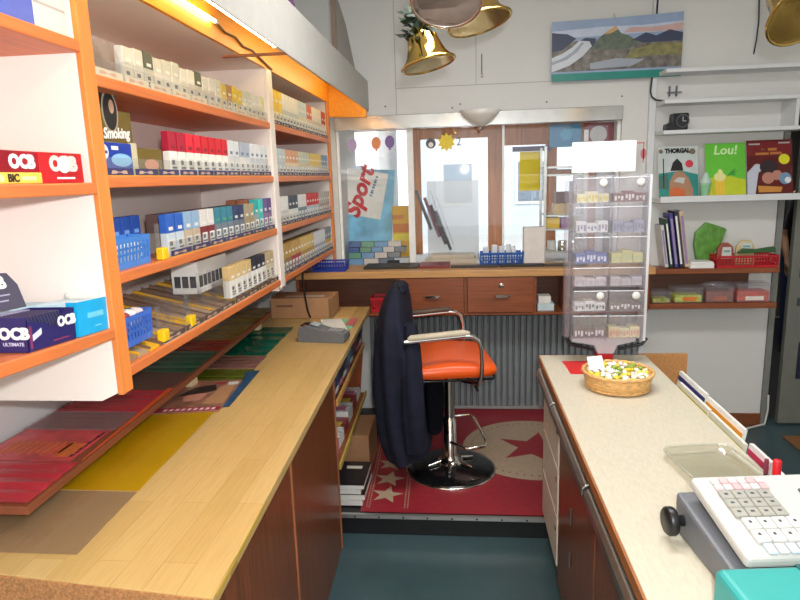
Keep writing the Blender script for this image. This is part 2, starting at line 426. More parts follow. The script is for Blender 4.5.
# blue crate of white goods on the desk
def basket(name, label, x0, x1, y0, y1, z0, z1, c, flare=.012, group=None, holes=True):
    t = thing(name, label, 'basket', ((x0 + x1) / 2, (y0 + y1) / 2, z0), 0, group)
    mc = C(*c); th = .003
    b = M().box(x0, x1, y0, y1, z0, z0 + th)
    obj('bottom', b, mc, t)
    H = z1 - z0
    def wall(p0, p1, nrm):
        # slatted wall: top rim, bottom rim, vertical slats
        m_ = M(); p0 = Vector(p0); p1 = Vector(p1); nv = Vector(nrm)
        L_ = (p1 - p0).length; d = (p1 - p0) / L_
        def pt(u, v): return p0 + d * u + nv * (flare * v / H) + Vector((0, 0, v))
        def bar(u0, u1, v0, v1):
            a = [pt(u0, v0), pt(u1, v0), pt(u1, v1), pt(u0, v1)]; q = [p - nv * th for p in a]
            m_.add(a + q, [(0, 1, 2, 3), (7, 6, 5, 4), (0, 4, 5, 1), (1, 5, 6, 2), (2, 6, 7, 3), (3, 7, 4, 0)])
        bar(0, L_, th, H * .22); bar(0, L_, H * .82, H); bar(0, L_, H * .42, H * .50); bar(0, L_, H * .62, H * .68)
        n_ = max(4, int(L_ / .016))
        for i in range(n_ + 1):
            u = i * (L_ - .006) / n_
            bar(u, u + .006, H * .2, H * .84)
        obj('side_wall', m_, mc, t)
    wall((x0, y0, z0), (x1, y0, z0), (0, -1, 0)); wall((x1, y1, z0), (x0, y1, z0), (0, 1, 0))
    wall((x1, y0, z0), (x1, y1, z0), (1, 0, 0)); wall((x0, y1, z0), (x0, y0, z0), (-1, 0, 0))
    return t
DZ = 1.1085   # desk top
basket('plastic_basket', 'blue plastic basket on the desk below the window, left of the white carton', .115, .375, 3.90, 4.0, DZ + .0005, DZ + .085, (36, 90, 170))
for i, (x, y) in enumerate(((.15, 3.95), (.20, 3.94), (.25, 3.95), (.30, 3.945), (.34, 3.95))):
    T = rotm(x=R(10 - 5 * i), z=R(20 * i), t=(x, y, DZ + .006))
    o = obj('foil_pouch', M().box(-.018, .018, -.012, .012, 0, .115 + .01 * (i % 2), 0, T), C(226, 230, 232), None, .005)
    tag(o, '%s white foil pouch from the left standing in the blue desk basket' % ORD[i], 'pouch', 'white pouches in the blue desk basket')
tag(obj('white_carton', M().box(.385, .515, 3.93, 4.0, DZ + .0005, DZ + .235), mat('plain_carton', (222, 214, 206), .6), None, .003), 'plain white carton standing on the desk by the window', 'carton')
# metal rack in the niche
rk = thing('metal_rack', 'grey metal shelf rack in the window niche behind the acrylic stand', 'rack', (.68, 4.3, 1.0905))
for x in (.545, .80):
    for y in (4.18, 4.40): obj('post', M().box(x - .008, x + .008, y - .008, y + .008, 1.0905, 1.84), ALU, rk)
for z in (1.15, 1.30, 1.39, 1.65, 1.70): obj('shelf', M().box(.555, .79, 4.17, 4.41, z, z + .012), ALU, rk)
for nm, x0, x1, z0, h, c, lab in (('small_carton', .605, .735, 1.4025, .07, (196, 166, 110), 'tan carton with printed front on the upper middle rack shelf'),
        ('small_carton', .62, .74, 1.473, .075, (94, 50, 34), 'dark brown carton on top of the tan one on the metal rack'),
        ('small_carton', .56, .645, 1.3125, .07, (226, 182, 30), 'yellow carton on the lower middle shelf of the metal rack'),
        ('small_carton', .655, .705, 1.3125, .065, (170, 120, 170), 'violet carton beside the yellow one on the metal rack'),
        ('small_carton', .715, .765, 1.3125, .07, (200, 196, 80), 'lime carton at the right of the lower middle rack shelf'),
        ('small_carton', .58, .76, 1.6625, .03, (150, 92, 52), 'flat brown carton on the top shelf of the metal rack')):
    tag(obj(nm, M().box(x0, x1, 4.2, 4.3, z0, z0 + h), C(*c), None, .002), lab, 'carton')
for i, x in enumerate((.60, .67, .74)):
    o = obj('metal_tin', M().lathe([(.028, 0), (.03, .003), (.03, .06), (.026, .064), (.0, .064)], (x, 4.24, 1.1625), 18), [CHROME if i else OFFW])
    tag(o, '%s round tin from the left on the lowest shelf of the metal rack' % ORD[i], 'tin', 'tins on the metal rack')
sg = thing('hanging_sign', 'square teal blue sign hanging at the top right of the window', 'sign', (.66, 4.12, 1.83))
obj('panel', M().box(.56, .755, 4.118, 4.124, 1.83, 1.97), mat('teal_print', (44, 118, 158), .4, noise=.15, scale=9), sg)
obj('ring', M().prism(disc(.66, 1.905, .035), 4.116, 4.1178, 'xz'), C(70, 146, 180), sg)
sg = thing('hanging_sign', 'dark red sign with a grey disc hanging beside the teal sign', 'sign', (.87, 4.12, 1.82))
obj('panel', M().box(.77, .955, 4.118, 4.124, 1.825, 1.972), C(120, 28, 36), sg)
obj('disc', M().prism(disc(.86, 1.90, .052), 4.116, 4.1178, 'xz'), C(176, 170, 168), sg)
obj('panel_window', M().box(.772, .80, 4.1165, 4.1178, 1.86, 1.93), C(226, 220, 214), sg)
sg = thing('hanging_sign', 'bright yellow paper sign hanging under a violet strip in the window', 'sign', (.48, 4.3, 1.56))
obj('sheet', M().box(.405, .56, 4.45, 4.452, 1.555, 1.82), mat('yellow_paper', (250, 222, 10), .6, noise=.04), sg)
obj('strip', M().box(.355, .62, 4.442, 4.454, 1.822, 1.855), C(110, 92, 130), sg)
obj('hanger', M().tube([(.42, 4.448, 1.856), (.42, 4.448, 2.069)], .0015, 5).tube([(.56, 4.448, 1.856), (.56, 4.448, 2.069)], .0015, 5), GREYP, sg)
# dark strip of newspapers along the glass on the desk
x = -.62
for i, (w, c) in enumerate(((.35, (40, 36, 34)), (.20, (120, 34, 36)), (.30, (52, 46, 42)), (.28, (30, 28, 28)), (.26, (60, 52, 44)))):
    y1 = 3.89 if 0.0 < x + w and x < .53 else 4.03
    tag(obj('folded_newspaper', M().box(x, x + w - .006, 3.84, y1, DZ + .0005, DZ + .014 + .003 * (i % 2)), C(*c), None, .002),
        '%s folded dark newspaper from the left along the back of the desk' % ORD[i], 'newspaper', 'folded newspapers along the desk')
    x += w
tag(obj('camera_case', M().box(-.50, -.42, 4.11, 4.16, 1.0905, 1.125).prism(disc(-.46, 1.108, .015), 4.10, 4.11, 'xz'), BLACK, None, .003), 'small black case on the window floor below the poster board', 'case')
# bowl lamp on wall
lp = thing('bowl_lamp', 'white glass bowl wall lamp over the middle of the window', 'lamp', (.12, 3.93, 1.96))
obj('lamp_shade', M().lathe([(.012, -.002), (.03, .003), (.07, .03), (.10, .06), (.125, .092), (.121, .092), (.09, .058), (.02, .012), (0, .01)], (.12, 3.92, 1.962), 32), mat('opal_glass', (232, 226, 216), .3, noise=.03), lp)
obj('finial', M().lathe([(0, -.02), (.012, -.016), (.014, -.004), (.01, 0)], (.12, 3.92, 1.960), 14), ALU, lp)
obj('wall_bracket', M().box(.105, .135, 4.0, 4.024, 1.99, 2.03).tube([(.12, 4.01, 2.01), (.12, 3.92, 2.01), (.12, 3.92, 1.975)], .005), ALU, lp)

# ------------------------------------------------------------------ desk along the back wall
dk = thing('wall_desk', 'long wooden desk with drawers under the shop window', 'desk', (.1, 3.9, .84))
obj('worktop', M().box(-1.04, 1.135, 3.74, 4.0195, 1.065, DZ), PINE, dk, .004)
obj('rear_rail', M().box(-1.04, 1.135, 4.02, 4.045, 1.065, DZ), PINE, dk)
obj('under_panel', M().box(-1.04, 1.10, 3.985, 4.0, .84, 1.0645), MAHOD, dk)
obj('bottom_board', M().box(-1.04, 1.10, 3.76, 3.984, .825, .8395), MAHO, dk)
for x in (-1.03, -.40, .02, .44, .62, 1.10):
    obj('partition', M().box(x - .008, x + .008, 3.765, 3.984, .84, 1.0645), MAHO, dk)
for i, (a, b) in enumerate(((-.388, .010), (.030, .430))):
    d = obj('drawer', M().box(a, b, 3.748, 3.764, .843, 1.0615), MAHO, dk, .003)
    xc = (-.185 if i == 0 else .24)
    h = M(); h.tube([(xc - .05, 3.747, .955), (xc - .047, 3.728, .952), (xc + .047, 3.728, .952), (xc + .05, 3.747, .955)], .005, 8)
    h.box(xc - .038, xc + .038, 3.7225, 3.729, .940, .955)
    obj('handle', h, CHROME, d)
    if i == 1:
        obj('lock', M().lathe([(.0, .006), (.016, .004), (.018, 0)], (.235, 3.7475, 1.01), 18, T=Matrix.Rotation(R(90), 4, 'X')), CHROME, d)
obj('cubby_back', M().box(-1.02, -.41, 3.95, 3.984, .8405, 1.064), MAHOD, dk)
for i, (x0, x1, z0, z1, c, l) in enumerate(((.46, .56, .8405, .885, (196, 214, 216), 'pale blue small box, lower of two in the open desk cubby'), (.465, .54, .8855, .93, (224, 222, 214), 'white small box, upper of two in the open desk cubby'))):
    tag(obj('small_box', M().box(x0, x1, 3.80, 3.90, z0, z1), C(*c), None, .002), l, 'box')
basket('red_crate', 'red plastic crate in the dark open cubby under the desk', -.573, -.44, 3.80, 3.93, .8405, .935, (186, 24, 36), .006)
basket('blue_tray', 'deep blue plastic tray on the desk beside the end of the orange shelving', -.93, -.725, 3.765, 3.90, DZ + .0005, DZ + .06, (40, 62, 160), .008)

# ------------------------------------------------------------------ salon chair
CX, CY = -.075, 3.14
ch = thing('salon_chair', 'orange padded salon chair with chrome arms on a round black base', 'chair', (CX, CY, .1115))
obj('base', M().lathe([(.236, 0), (.238, .006), (.228, .014), (.20, .022), (.12, .034), (.05, .044), (0, .046)], (CX, CY, .112), 48), mat('black_base', (20, 20, 22), .16, coat=.6), ch)
obj('base_trim', M().lathe([(.243, 0), (.2435, .006), (.2385, .008)], (CX, CY, .112), 48), CHROME, ch)
pl = M(); pl.lathe([(.075, 0), (.06, .008), (.045, .03), (.036, .05), (.034, .25), (.03, .252), (.027, .262), (.027, .504)], (CX, CY, .150), 24)
obj('pole', pl, CHROME, ch)
fl = M(); fl.lathe([(.07, 0), (.066, .012), (.04, .02)], (CX, CY, .1585), 24)
for a in (200, 260, 320, 20):
    c_, s_ = math.cos(R(a)), math.sin(R(a))
    fl.tube([(CX + .06 * c_, CY + .06 * s_, .166), (CX + .10 * c_, CY + .10 * s_, .160), (CX + .135 * c_, CY + .135 * s_, .155)], [.012, .010, .006], 8)
obj('base_star', fl, CHROME, ch)
obj('seat_bracket', M().box(CX - .13, CX + .13, CY - .10, CY + .10, .655, .684).tube([(CX + .08, CY - .1, .662), (CX + .10, CY - .24, .655), (CX + .10, CY - .28, .65)], .007), BLACK, ch, .004)
VINYL = mat('orange_vinyl', (238, 92, 22), .32, noise=.05, scale=6)
def cushion(x0, x1, y0, y1, z0, z1, puff=.018, T=None):
    m_ = M(); N = 14; rings = []
    def prof(u):  # rounded ends
        return (1 - abs(2 * u - 1) ** 5) ** .5
    pts = []
    K = 18
    rings = []
    for i in range(N + 1):
        u = i / N; x = x0 + (x1 - x0) * u
        e = max(.12, prof(u)); zc = (z0 + z1) / 2; hz = (z1 - z0) / 2 * (.55 + .45 * e); hy = (y1 - y0) / 2 * (.9 + .1 * e)
        ring = []
        for j in range(K):
            q = 2 * math.pi * j / K; c_, s_ = math.cos(q), math.sin(q)
            ex = .38
            yy = (y0 + y1) / 2 + hy * math.copysign(abs(c_) ** ex, c_)
            zz = zc + hz * math.copysign(abs(s_) ** ex, s_)
            if s_ > 0: zz += puff * math.sin(math.pi * u) * (1 - abs(c_) ** 2) - .012 * math.sin(math.pi * u * 3) * s_ * .35
            ring.append(Vector((x, yy, zz)))
        if T: ring = [T @ p for p in ring]
        rings.append(ring)
    return m_.loft(rings)
obj('seat', cushion(-.29, .128, 2.885, 3.395, .692, .768, .014), VINYL, ch)
obj('seat_piping', M().tube([(-.27, 2.90, .692), (.11, 2.90, .692), (.122, 2.92, .692), (.122, 3.36, .692), (.11, 3.38, .692), (-.27, 3.38, .692)], .006, 8), BLACK, ch)
bk = cushion(-.22, .22, -.03, .03, 0, .34, .0)
T = rotm(z=R(90), t=(-.345, 3.13, .72)) @ rotm(x=R(-2))
obj('backrest', M().add([T @ Vector(v) for v in bk.v], bk.f, 0, True), VINYL, ch)
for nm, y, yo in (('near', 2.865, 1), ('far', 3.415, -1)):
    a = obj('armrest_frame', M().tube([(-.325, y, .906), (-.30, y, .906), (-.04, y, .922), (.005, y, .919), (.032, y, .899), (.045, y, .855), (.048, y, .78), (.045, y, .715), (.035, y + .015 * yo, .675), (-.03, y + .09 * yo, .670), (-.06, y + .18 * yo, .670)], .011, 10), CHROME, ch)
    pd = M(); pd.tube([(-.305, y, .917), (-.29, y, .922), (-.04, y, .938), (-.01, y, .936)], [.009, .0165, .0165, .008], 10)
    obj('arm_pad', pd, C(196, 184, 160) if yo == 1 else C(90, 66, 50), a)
ft = M()
ft.tube([(CX + .03, 3.16, .405), (.03, 3.16, .41), (.055, 3.13, .40), (.10, 3.08, .31), (.105, 3.05, .295), (.09, 3.02, .285), (.01, 3.02, .277), (-.02, 3.03, .277), (CX + .0, 3.11, .277)], .009, 10)
obj('footrest', ft, CHROME, ch)
ch.rotation_euler = (0, 0, R(9))

# jacket draped over the backrest
NAVY = mat('navy_cloth', (33, 35, 50), .85, noise=.22, scale=16, bump=.5, spec=.2)
NAVYD = mat('dark_lining', (16, 17, 24), .9, spec=.1)
jk = thing('jacket', 'dark navy jacket draped over the back of the orange salon chair', 'jacket', (-.33, 3.14, .16))
def drape(levels, n=40, folds=7, amp=.014, seed=0):
    rings = []
    for z, cx, cy, ax, ay, f in levels:
        ring = []
        for j in range(n):
            q = 2 * math.pi * j / n; c_, s_ = math.cos(q), math.sin(q)
            w = 1 + f * math.sin(q * folds + seed + z * 2.0) * .5 + f * .4 * math.sin(q * 3 + z * 5 + seed)
            ring.append(Vector((cx + ax * w * math.copysign(abs(c_) ** .8, c_), cy + ay * w * math.copysign(abs(s_) ** .7, s_), z + .012 * math.sin(q * 4 + seed) * f * 4)))
        rings.append(ring)
    return M().loft(rings)
obj('coat_body', drape([(1.14, -.325, 3.10, .016, .09, .02), (1.13, -.328, 3.11, .034, .17, .04), (1.09, -.335, 3.13, .052, .24, .06), (1.02, -.342, 3.13, .070, .29, .08),
    (.90, -.346, 3.12, .088, .295, .10), (.78, -.343, 3.11, .102, .29, .13), (.62, -.332, 3.10, .114, .27, .16), (.46, -.320, 3.09, .118, .25, .18), (.36, -.308, 3.08, .116, .235, .2), (.30, -.298, 3.07, .112, .22, .2), (.265, -.292, 3.06, .104, .205, .18)]), NAVY, jk)
obj('sleeve', drape([(.97, -.255, 2.93, .03, .05, .05), (.86, -.250, 2.90, .046, .06, .1), (.70, -.245, 2.88, .054, .062, .14), (.52, -.242, 2.87, .054, .06, .15), (.40, -.238, 2.87, .05, .056, .16), (.33, -.238, 2.88, .048, .052, .1)], 24, 5, seed=2), NAVY, jk)
obj('lining_panel', drape([(.64, -.16, 3.14, .045, .12, .03), (.56, -.155, 3.14, .05, .13, .08), (.44, -.155, 3.13, .052, .12, .1), (.36, -.158, 3.12, .048, .10, .1)], 24, 5, seed=4), NAVYD, jk)
obj('collar', drape([(1.11, -.30, 3.08, .022, .10, .03), (1.125, -.296, 3.08, .025, .11, .03), (1.145, -.305, 3.08, .018, .10, .03)], 24, 4), NAVY, jk)

# ------------------------------------------------------------------ right counter
rc = thing('sales_counter', 'sales counter with cream speckled top, white drawers and brown doors on the right', 'counter', (.57, 1.5, 0))
TOP = .87
obj('worktop', M().box(.342, .80, .35, 2.73, .838, TOP), CREAM, rc, .003)
obj('top_edge', M().box(.336, .3415, .35, 2.73, .838, .869).box(.342, .80, 2.7305, 2.735, .838, .869), wood('edge_wood', (158, 98, 52), .2), rc)
obj('carcass', M().box(.374, .775, .36, 2.71, .06, .8375), BROWN, rc)
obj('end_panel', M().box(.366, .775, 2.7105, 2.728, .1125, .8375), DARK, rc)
obj('plinth', M().box(.40, .76, .36, 2.65, .001, .0595), BLACK, rc)
for i, (a, b) in enumerate(((2.27, 2.70), (1.63, 2.25), (.98, 1.61), (.38, .96))):
    h = M(); h.prism([(.3735, .745), (.3735, .822), (.335, .818), (.324, .806), (.322, .79), (.332, .765), (.352, .745)], a, b, 'xz')
    obj('handle_strip', h, ALU, rc, .003)
    if i == 0:
        for z0, z1 in ((.545, .735), (.345, .535), (.125, .335)):
            d = obj('drawer', M().box(.360, .3735, a + .005, b + .005, z0, z1), mat('drawer_cream', (226, 214, 196), .45), rc, .003)
            obj('pull', M().lathe([(.012, 0), (.013, .002), (.004, .004)], (.3595, a + .03, (z0 + z1) / 2 + .05), 10, T=Matrix.Rotation(R(-90), 4, 'Y')), C(120, 90, 60), d)
    else:
        d = obj('door', M().box(.362, .3735, a - .005, b + .005, .07, .735), BROWN, rc, .003)
        for z in (.36, .52):
            obj('pull', M().tube([(.358, b - .28, z - .03), (.358, b - .28, z + .03)], .004, 8), ALU, d)
# panel at counter end
tag(obj('plywood_board', M().box(.778, .985, 2.74, 2.758, .106 - .105, .87), wood('tan_panel', (186, 130, 76), .14), None, .002), 'upright tan wooden panel beyond the far right end of the sales counter', 'panel')
# magazines beside the counter
wr = thing('magazine_rack', 'thin wire magazine rack hanging on the customer side of the sales counter', 'rack', (.86, 1.9, .5))
for y in (1.3, 1.6, 1.85, 2.1, 2.4): obj('wire', M().tube([(.8045, y, .80), (.806, y, .60), (.90, y, .56), (.925, y, .66)], .003, 6), ALU, wr)
obj('rail', M().tube([(.925, 1.25, .66), (.925, 2.45, .66)], .003, 6), ALU, wr); obj('rail', M().tube([(.90, 1.25, .563), (.90, 2.45, .563)], .003, 6), ALU, wr)
for i, (y0, y1, x, c, c2, h) in enumerate(((2.24, 2.52, .840, (232, 230, 222), (44, 46, 110), .260), (2.14, 2.44, .815, (232, 228, 214), (206, 186, 40), .240), (1.93, 2.23, .840, (232, 228, 220), (222, 150, 50), .256), (1.86, 2.13, .815, (226, 222, 206), (186, 176, 40), .238),
        (1.72, 1.85, .825, (236, 226, 224), (206, 60, 90), .246), (1.52, 1.71, .823, (238, 236, 232), (236, 236, 232), .242), (1.30, 1.51, .82, (230, 228, 224), (222, 222, 222), .240))):
    T = rotm(y=R(9), t=(x + .003, 0, .606))
    mg = thing('magazine', ['white magazine with a navy band, farthest in the rack beside the counter', 'white magazine with a yellow band in front of the navy-edged one', 'white magazine with an orange band, middle of the counter rack', 'white magazine with an olive band in front of the orange-banded one',
        'small pinkish leaflet in the rack right of the counter', 'plain white magazine beside the glass tray', 'plain white magazine beside the cash register'][i], 'magazine', (x, (y0 + y1) / 2, .606), 0, 'magazines in the counter rack')
    obj('cover', M().box(-.006, .006, y0, y1, 0, h, 0, T), C(*c), mg)
    obj('printed_strip', M().box(-.0072, -.0062, y0, y1 - .003, h - .034, h - .016, 0, T), C(*c2), mg)

# wicker basket with sweets
bx, by = .577, 2.30
WICK = mat('pale_wicker', (216, 168, 104), .6, noise=.3, scale=50, stretch=(1, 1, 5), bump=.6)
wk = thing('wicker_basket', 'round pale wicker basket of wrapped sweets on the far end of the counter', 'basket', (bx, by, TOP))
obj('basket_bowl', M().lathe([(.0, .0015), (.106, .0015), (.111, .006), (.119, .03), (.126, .062), (.120, .062), (.113, .03), (.104, .010), (0, .009)], (bx, by, TOP), 44), WICK, wk)
rim = M(); rim.tube([(bx + .125 * math.cos(q), by + .125 * math.sin(q), TOP + .064 + .002 * math.sin(q * 24)) for q in [2 * math.pi * i / 72 for i in range(72)]], .0065, 8, closed=True)
rim.tube([(bx + .112 * math.cos(q), by + .112 * math.sin(q), TOP + .0085) for q in [2 * math.pi * i / 48 for i in range(48)]], .006, 8, closed=True)
obj('braided_rim', rim, WICK, wk)
SW = [C(236, 206, 60, .3), C(244, 242, 232, .3), C(150, 176, 70, .3), C(240, 236, 214, .3), C(226, 190, 90, .3)]
SN = ['yellow', 'white', 'green', 'cream', 'golden']
proto = []
for k, m_ in enumerate(SW):
    b = M(); b.lathe([(0, -.013), (.006, -.012), (.003, -.009), (.0075, -.006), (.0085, 0), (.0075, .006), (.003, .009), (.006, .012), (0, .013)], (0, 0, 0), 10, T=Matrix.Rotation(R(90), 4, 'Y'))
    proto.append(b)
rings_ = [(0, 1), (.028, 7), (.054, 13), (.080, 18), (.101, 23)]
cnt = [0] * 5; n_all = 0
meshes = {}
for layer, (zb, rmax) in enumerate(((.022, .105), (.046, .118), (.060, .105))):
    for rr_, nn in rings_:
        if rr_ > rmax: continue
        for i in range(nn):
            q = 2 * math.pi * i / nn + layer * .5 + random.uniform(-.1, .1)
            x, y = bx + rr_ * math.cos(q), by + rr_ * math.sin(q)
            k = random.choice([0, 0, 1, 1, 2, 3, 4]) if x < bx + .02 else random.choice([0, 1, 1, 3, 3, 2])
            if layer == 0: continue
            if k not in meshes:
                o = obj('wrapped_sweet', proto[k], SW[k], None, 0, True); meshes[k] = o
            else:
                o = meshes[k].copy(); COL.objects.link(o)
            o.location = (x, y, TOP + zb + random.uniform(-.004, .006)); o.rotation_euler = (random.uniform(-.4, .4), random.uniform(-.5, .5), random.uniform(0, 6.28))
            tag(o, '%s wrapped sweet heaped in the round wicker basket' % SN[k], 'sweet', '%s wrapped sweets in the wicker basket' % SN[k])
T = rotm(x=R(-30), z=R(18), t=(.505, 2.31, TOP + .068))
tag(obj('price_card', M().box(-.032, .03, -.0008, .0008, 0, .05, 0, T), PAPER), 'white blank card stuck among the sweets at the left basket rim', 'card')
tag(obj('red_sheet', M().prism([(.432, 2.455), (.70, 2.46), (.70, 2.64), (.425, 2.635)], TOP + .0004, TOP + .0012, 'xy'), C(206, 36, 36)), 'red paper sheet lying under the wicker basket on the counter', 'paper')
# glass tray
GT = clear('tray_glass', (236, 234, 214), .2, .04, .06)
ty = thing('glass_tray', 'shallow rounded clear glass change tray on the counter behind the register', 'tray', (.67, 1.63, TOP))
def rrect(cx, cy, hx, hy, r, z, n=6, a=0):
    out = []
    for sx, sy, a0 in ((1, 1, 0), (-1, 1, 90), (-1, -1, 180), (1, -1, 270)):
        for i in range(n + 1):
            q = R(a0 + 90 * i / n); x = sx * (hx - r) + r * math.cos(q); y = sy * (hy - r) + r * math.sin(q)
            out.append(Vector((cx + x * math.cos(a) - y * math.sin(a), cy + x * math.sin(a) + y * math.cos(a), z)))
    return out
aT = R(8)
obj('tray_dish', M().loft([rrect(.668, 1.625, .082, .092, .03, TOP + .0008, a=aT), rrect(.668, 1.625, .097, .109, .035, TOP + .022, a=aT), rrect(.668, 1.625, .093, .105, .033, TOP + .022, a=aT), rrect(.668, 1.625, .079, .089, .028, TOP + .005, a=aT)]), GT, ty)
obj('tray_rim', M().tube(rrect(.668, 1.625, .097, .109, .035, TOP + .023, a=aT), .0035, 8, closed=True), clear('tray_rim_glass', (240, 238, 220), .35, .05, .2), ty)
# cash register
rg = thing('cash_register', 'white and grey cash register with keyboard on the near counter', 'cash register', (.500, 1.055, TOP), R(6))
slope = R(11)
obj('grey_base', M().prism([(.03, .0), (.28, .0), (.28, .092), (.03, .056)], .0, .40, 'yz', 0), GREYP, rg, .008, True)
TD = rotm(x=slope, t=(0, 0, .063))
obj('keyboard_deck', M().box(.016, .405, .026, .262, .001, .030, 0, TD), mat('register_white', (196, 195, 189), .45, noise=.02), rg, .01, True, 3)
KT = rotm(x=slope, t=(0, 0, .063)) @ Matrix.Translation((0, 0, .0312))
KG = mat('grey_keys', (160, 158, 148), .5); KW = mat('white_keys', (206, 204, 199), .45); KM = C(70, 70, 72)
def key(x, y, w, d, h, m_, mark=None):
    o = obj('key', M().box(x, x + w, y, y + d, 0, h, 0, KT), m_, rg, .0018, True, 1)
    if mark: obj('key_mark', M().box(x + w * mark[0], x + w * mark[1], y + d * mark[2], y + d * mark[3], h + .0001, h + .0006, 0, KT), KM, o, 0, True)
for r_ in range(2):
    for c_ in range(6): key(.048 + c_ * .019, .208 + r_ * .020, .017, .017, .006, [C(226, 190, 190), KW, C(214, 170, 170)][(c_ + r_) % 3])
for r_ in range(3):
    for c_ in range(4): key(.046 + c_ * .027, .126 + r_ * .026, .025, .024, .008, KG, (.3, .6, .4, .6))
for r_ in range(2):
    for c_ in range(6): key(.052 + c_ * .029, .058 + r_ * .033, .027, .030, .009, KW if c_ < 4 else KG, (.3, .5, .45, .65) if c_ < 4 else None)
for c_ in range(9): key(.058 + c_ * .021, .030, .018, .025, .006, [C(190, 208, 222), KW][c_ % 2])
obj('logo_mark', M().prism([(.215, .192), (.218, .186), (.224, .184), (.222, .188), (.219, .194), (.220, .204), (.224, .210), (.217, .206)], .0001, .0007, 'xy', 0, KT), C(60, 60, 64), rg, 0, True)
kn = M(); TT = Matrix.Rotation(R(-90), 4, 'Y')
kn.lathe([(.012, .0), (.012, .018), (.029, .019), (.031, .023), (.031, .035), (.027, .039), (0, .039)], (-.001, .235, .046), 28, T=TT)
obj('side_knob', kn, BLACK, rg, 0, True)
obj('key_lock', M().lathe([(.008, 0), (.008, .01), (.003, .012), (.003, .02)], (-.0005, .05, .036), 12, T=TT), CHROME, rg, 0, True)
# pens behind register
pc = thing('pen_cup', 'low white pen cup behind the cash register', 'cup', (.745, 1.48, TOP))
obj('cup_body', M().lathe([(.0, .0008), (.024, .0008), (.026, .03), (.024, .03), (.022, .004), (0, .004)], (.748, 1.482, TOP), 20), OFFW, pc)
def pen(x, y, c, cap, lab, r=.006, h=.088):
    t = thing('marker_pen', lab, 'pen', (x, y, TOP + .005))
    obj('barrel', M().lathe([(r * .8, 0), (r, .004), (r, h * .6)], (x, y, TOP + .005), 12), C(*c), t)
    obj('cap', M().lathe([(r * 1.15, h * .605), (r * 1.15, h * .97), (r * .9, h), (0, h)], (x, y, TOP + .005), 12), C(*cap), t)
pen(.760, 1.488, (200, 30, 40), (220, 24, 34), 'thick red marker pen standing in the pen cup', .0085, .092)
pen(.735, 1.488, (26, 24, 30), (120, 40, 60), 'thin black pen standing in the pen cup', .0045, .094)
# teal box in front
tl = thing('teal_cash_box', 'turquoise plastic box with a beige insert in front of the cash register', 'box', (.575, .940, TOP), R(6))
bd = M(); bd.prism([(-.12, .001), (.118, .001), (.118, .096), (.10, .104), (-.12, .098)], -.122, .22, 'yz')
obj('box_body', bd, mat('turquoise_plastic', (58, 158, 152), .4, noise=.03), tl, .012, True, 3)
obj('insert', M().box(.025, .16, .02, .10, .1055, .122), mat('beige_plastic', (170, 160, 138), .5), tl, .005, True)
obj('insert_frame', M().box(.017, .168, .012, .108, .1035, .107), C(34, 90, 90), tl, .001, True)
obj('red_button', M().lathe([(.009, 0), (.009, .006), (0, .007)], (.07, .04, .1225), 14), RED, tl, 0, True)

# ------------------------------------------------------------------ revolving acrylic stand
ax0, ax1, ay0, ay1 = .452, .738, 2.575, 2.70
sd = thing('revolving_display_stand', 'clear acrylic revolving display stand of small boxes behind the wicker basket', 'display stand', (.61, 2.66, TOP), 0)
obj('red_base', M().box(.578, .645, 2.655, 2.715, TOP + .0015, TOP + .028), C(196, 28, 36), sd, .004)
obj('stem', M().prism([(.578, TOP + .0285), (.645, TOP + .0285), (.66, TOP + .065), (.735, TOP + .082), (.735, TOP + .105), (.468, TOP + .105), (.468, TOP + .082), (.563, TOP + .065)], 2.65, 2.70, 'xz'), mat('grey_white_metal', (200, 204, 206), .4), sd, .003)
for s in (-1, 1):
    obj('side_bracket', M().tube([(.61 + s * .05, 2.643, TOP + .05), (.61 + s * .15, 2.643, TOP + .074), (.61 + s * .168, 2.643, TOP + .10)], .007, 8), BLACK, sd)
Z0, Z1 = TOP + .107, 1.655
obj('back_panel', M().box(ax0, ax1, ay1 - .004, ay1, Z0, Z1), CLEARH, sd)
for x in (ax0, (ax0 + ax1) / 2, ax1): obj('upright', M().box(x - .002, x + .002, ay0, ay1 - .0045, Z0, Z1), CLEARH, sd)
side = M(); side.loft([[Vector((ax0 - .006 - .022 * math.sin(math.pi * k / 8) ** .6 * (1 if e == 0 else .85), 2.60 + .075 * k / 8, z)) for k in range(9) for e in (0,)] + [Vector((ax0 - .004, 2.675 - .075 * k / 8, z)) for k in range(9)] for z in (Z0 + .01, Z0 + .2, Z0 + .34, Z0 + .5, Z1 - .02)])
obj('curved_side', side, CLEARH, sd)
obj('right_edge', M().box(ax1 + .003, ax1 + .013, 2.57, 2.66, Z0, Z1), clear('edge_acrylic', (240, 240, 240), .2, .2, .5), sd)
rows = [1.545, 1.425, 1.30, 1.205, 1.10, .985]
tops = [1.655, 1.54, 1.42, 1.295, 1.20, 1.095]
cont = [[((236, 230, 190), (226, 206, 60)), ((120, 60, 50), (230, 228, 220))], [((232, 232, 230), (150, 140, 160)), ((160, 160, 180), (120, 120, 140))],
        [((80, 100, 170), (226, 230, 238)), ((214, 206, 130), (190, 200, 150))], [((200, 190, 196), (170, 160, 170)), ((196, 186, 190), (180, 170, 176))],
        [((228, 230, 232), (60, 70, 84)), ((90, 66, 62), (226, 226, 226))], [((84, 80, 84), (232, 232, 232)), ((226, 216, 160), (220, 150, 130))]]
cname = [['cream and yellow', 'brown and white'], ['white and grey', 'grey violet'], ['blue and white', 'lime yellow'], ['pinkish grey', 'pale mauve'], ['white and slate', 'dark brown and white'], ['charcoal and white', 'pale yellow and pink']]
rname = ['topmost', 'second', 'third', 'fourth', 'fifth', 'lowest']
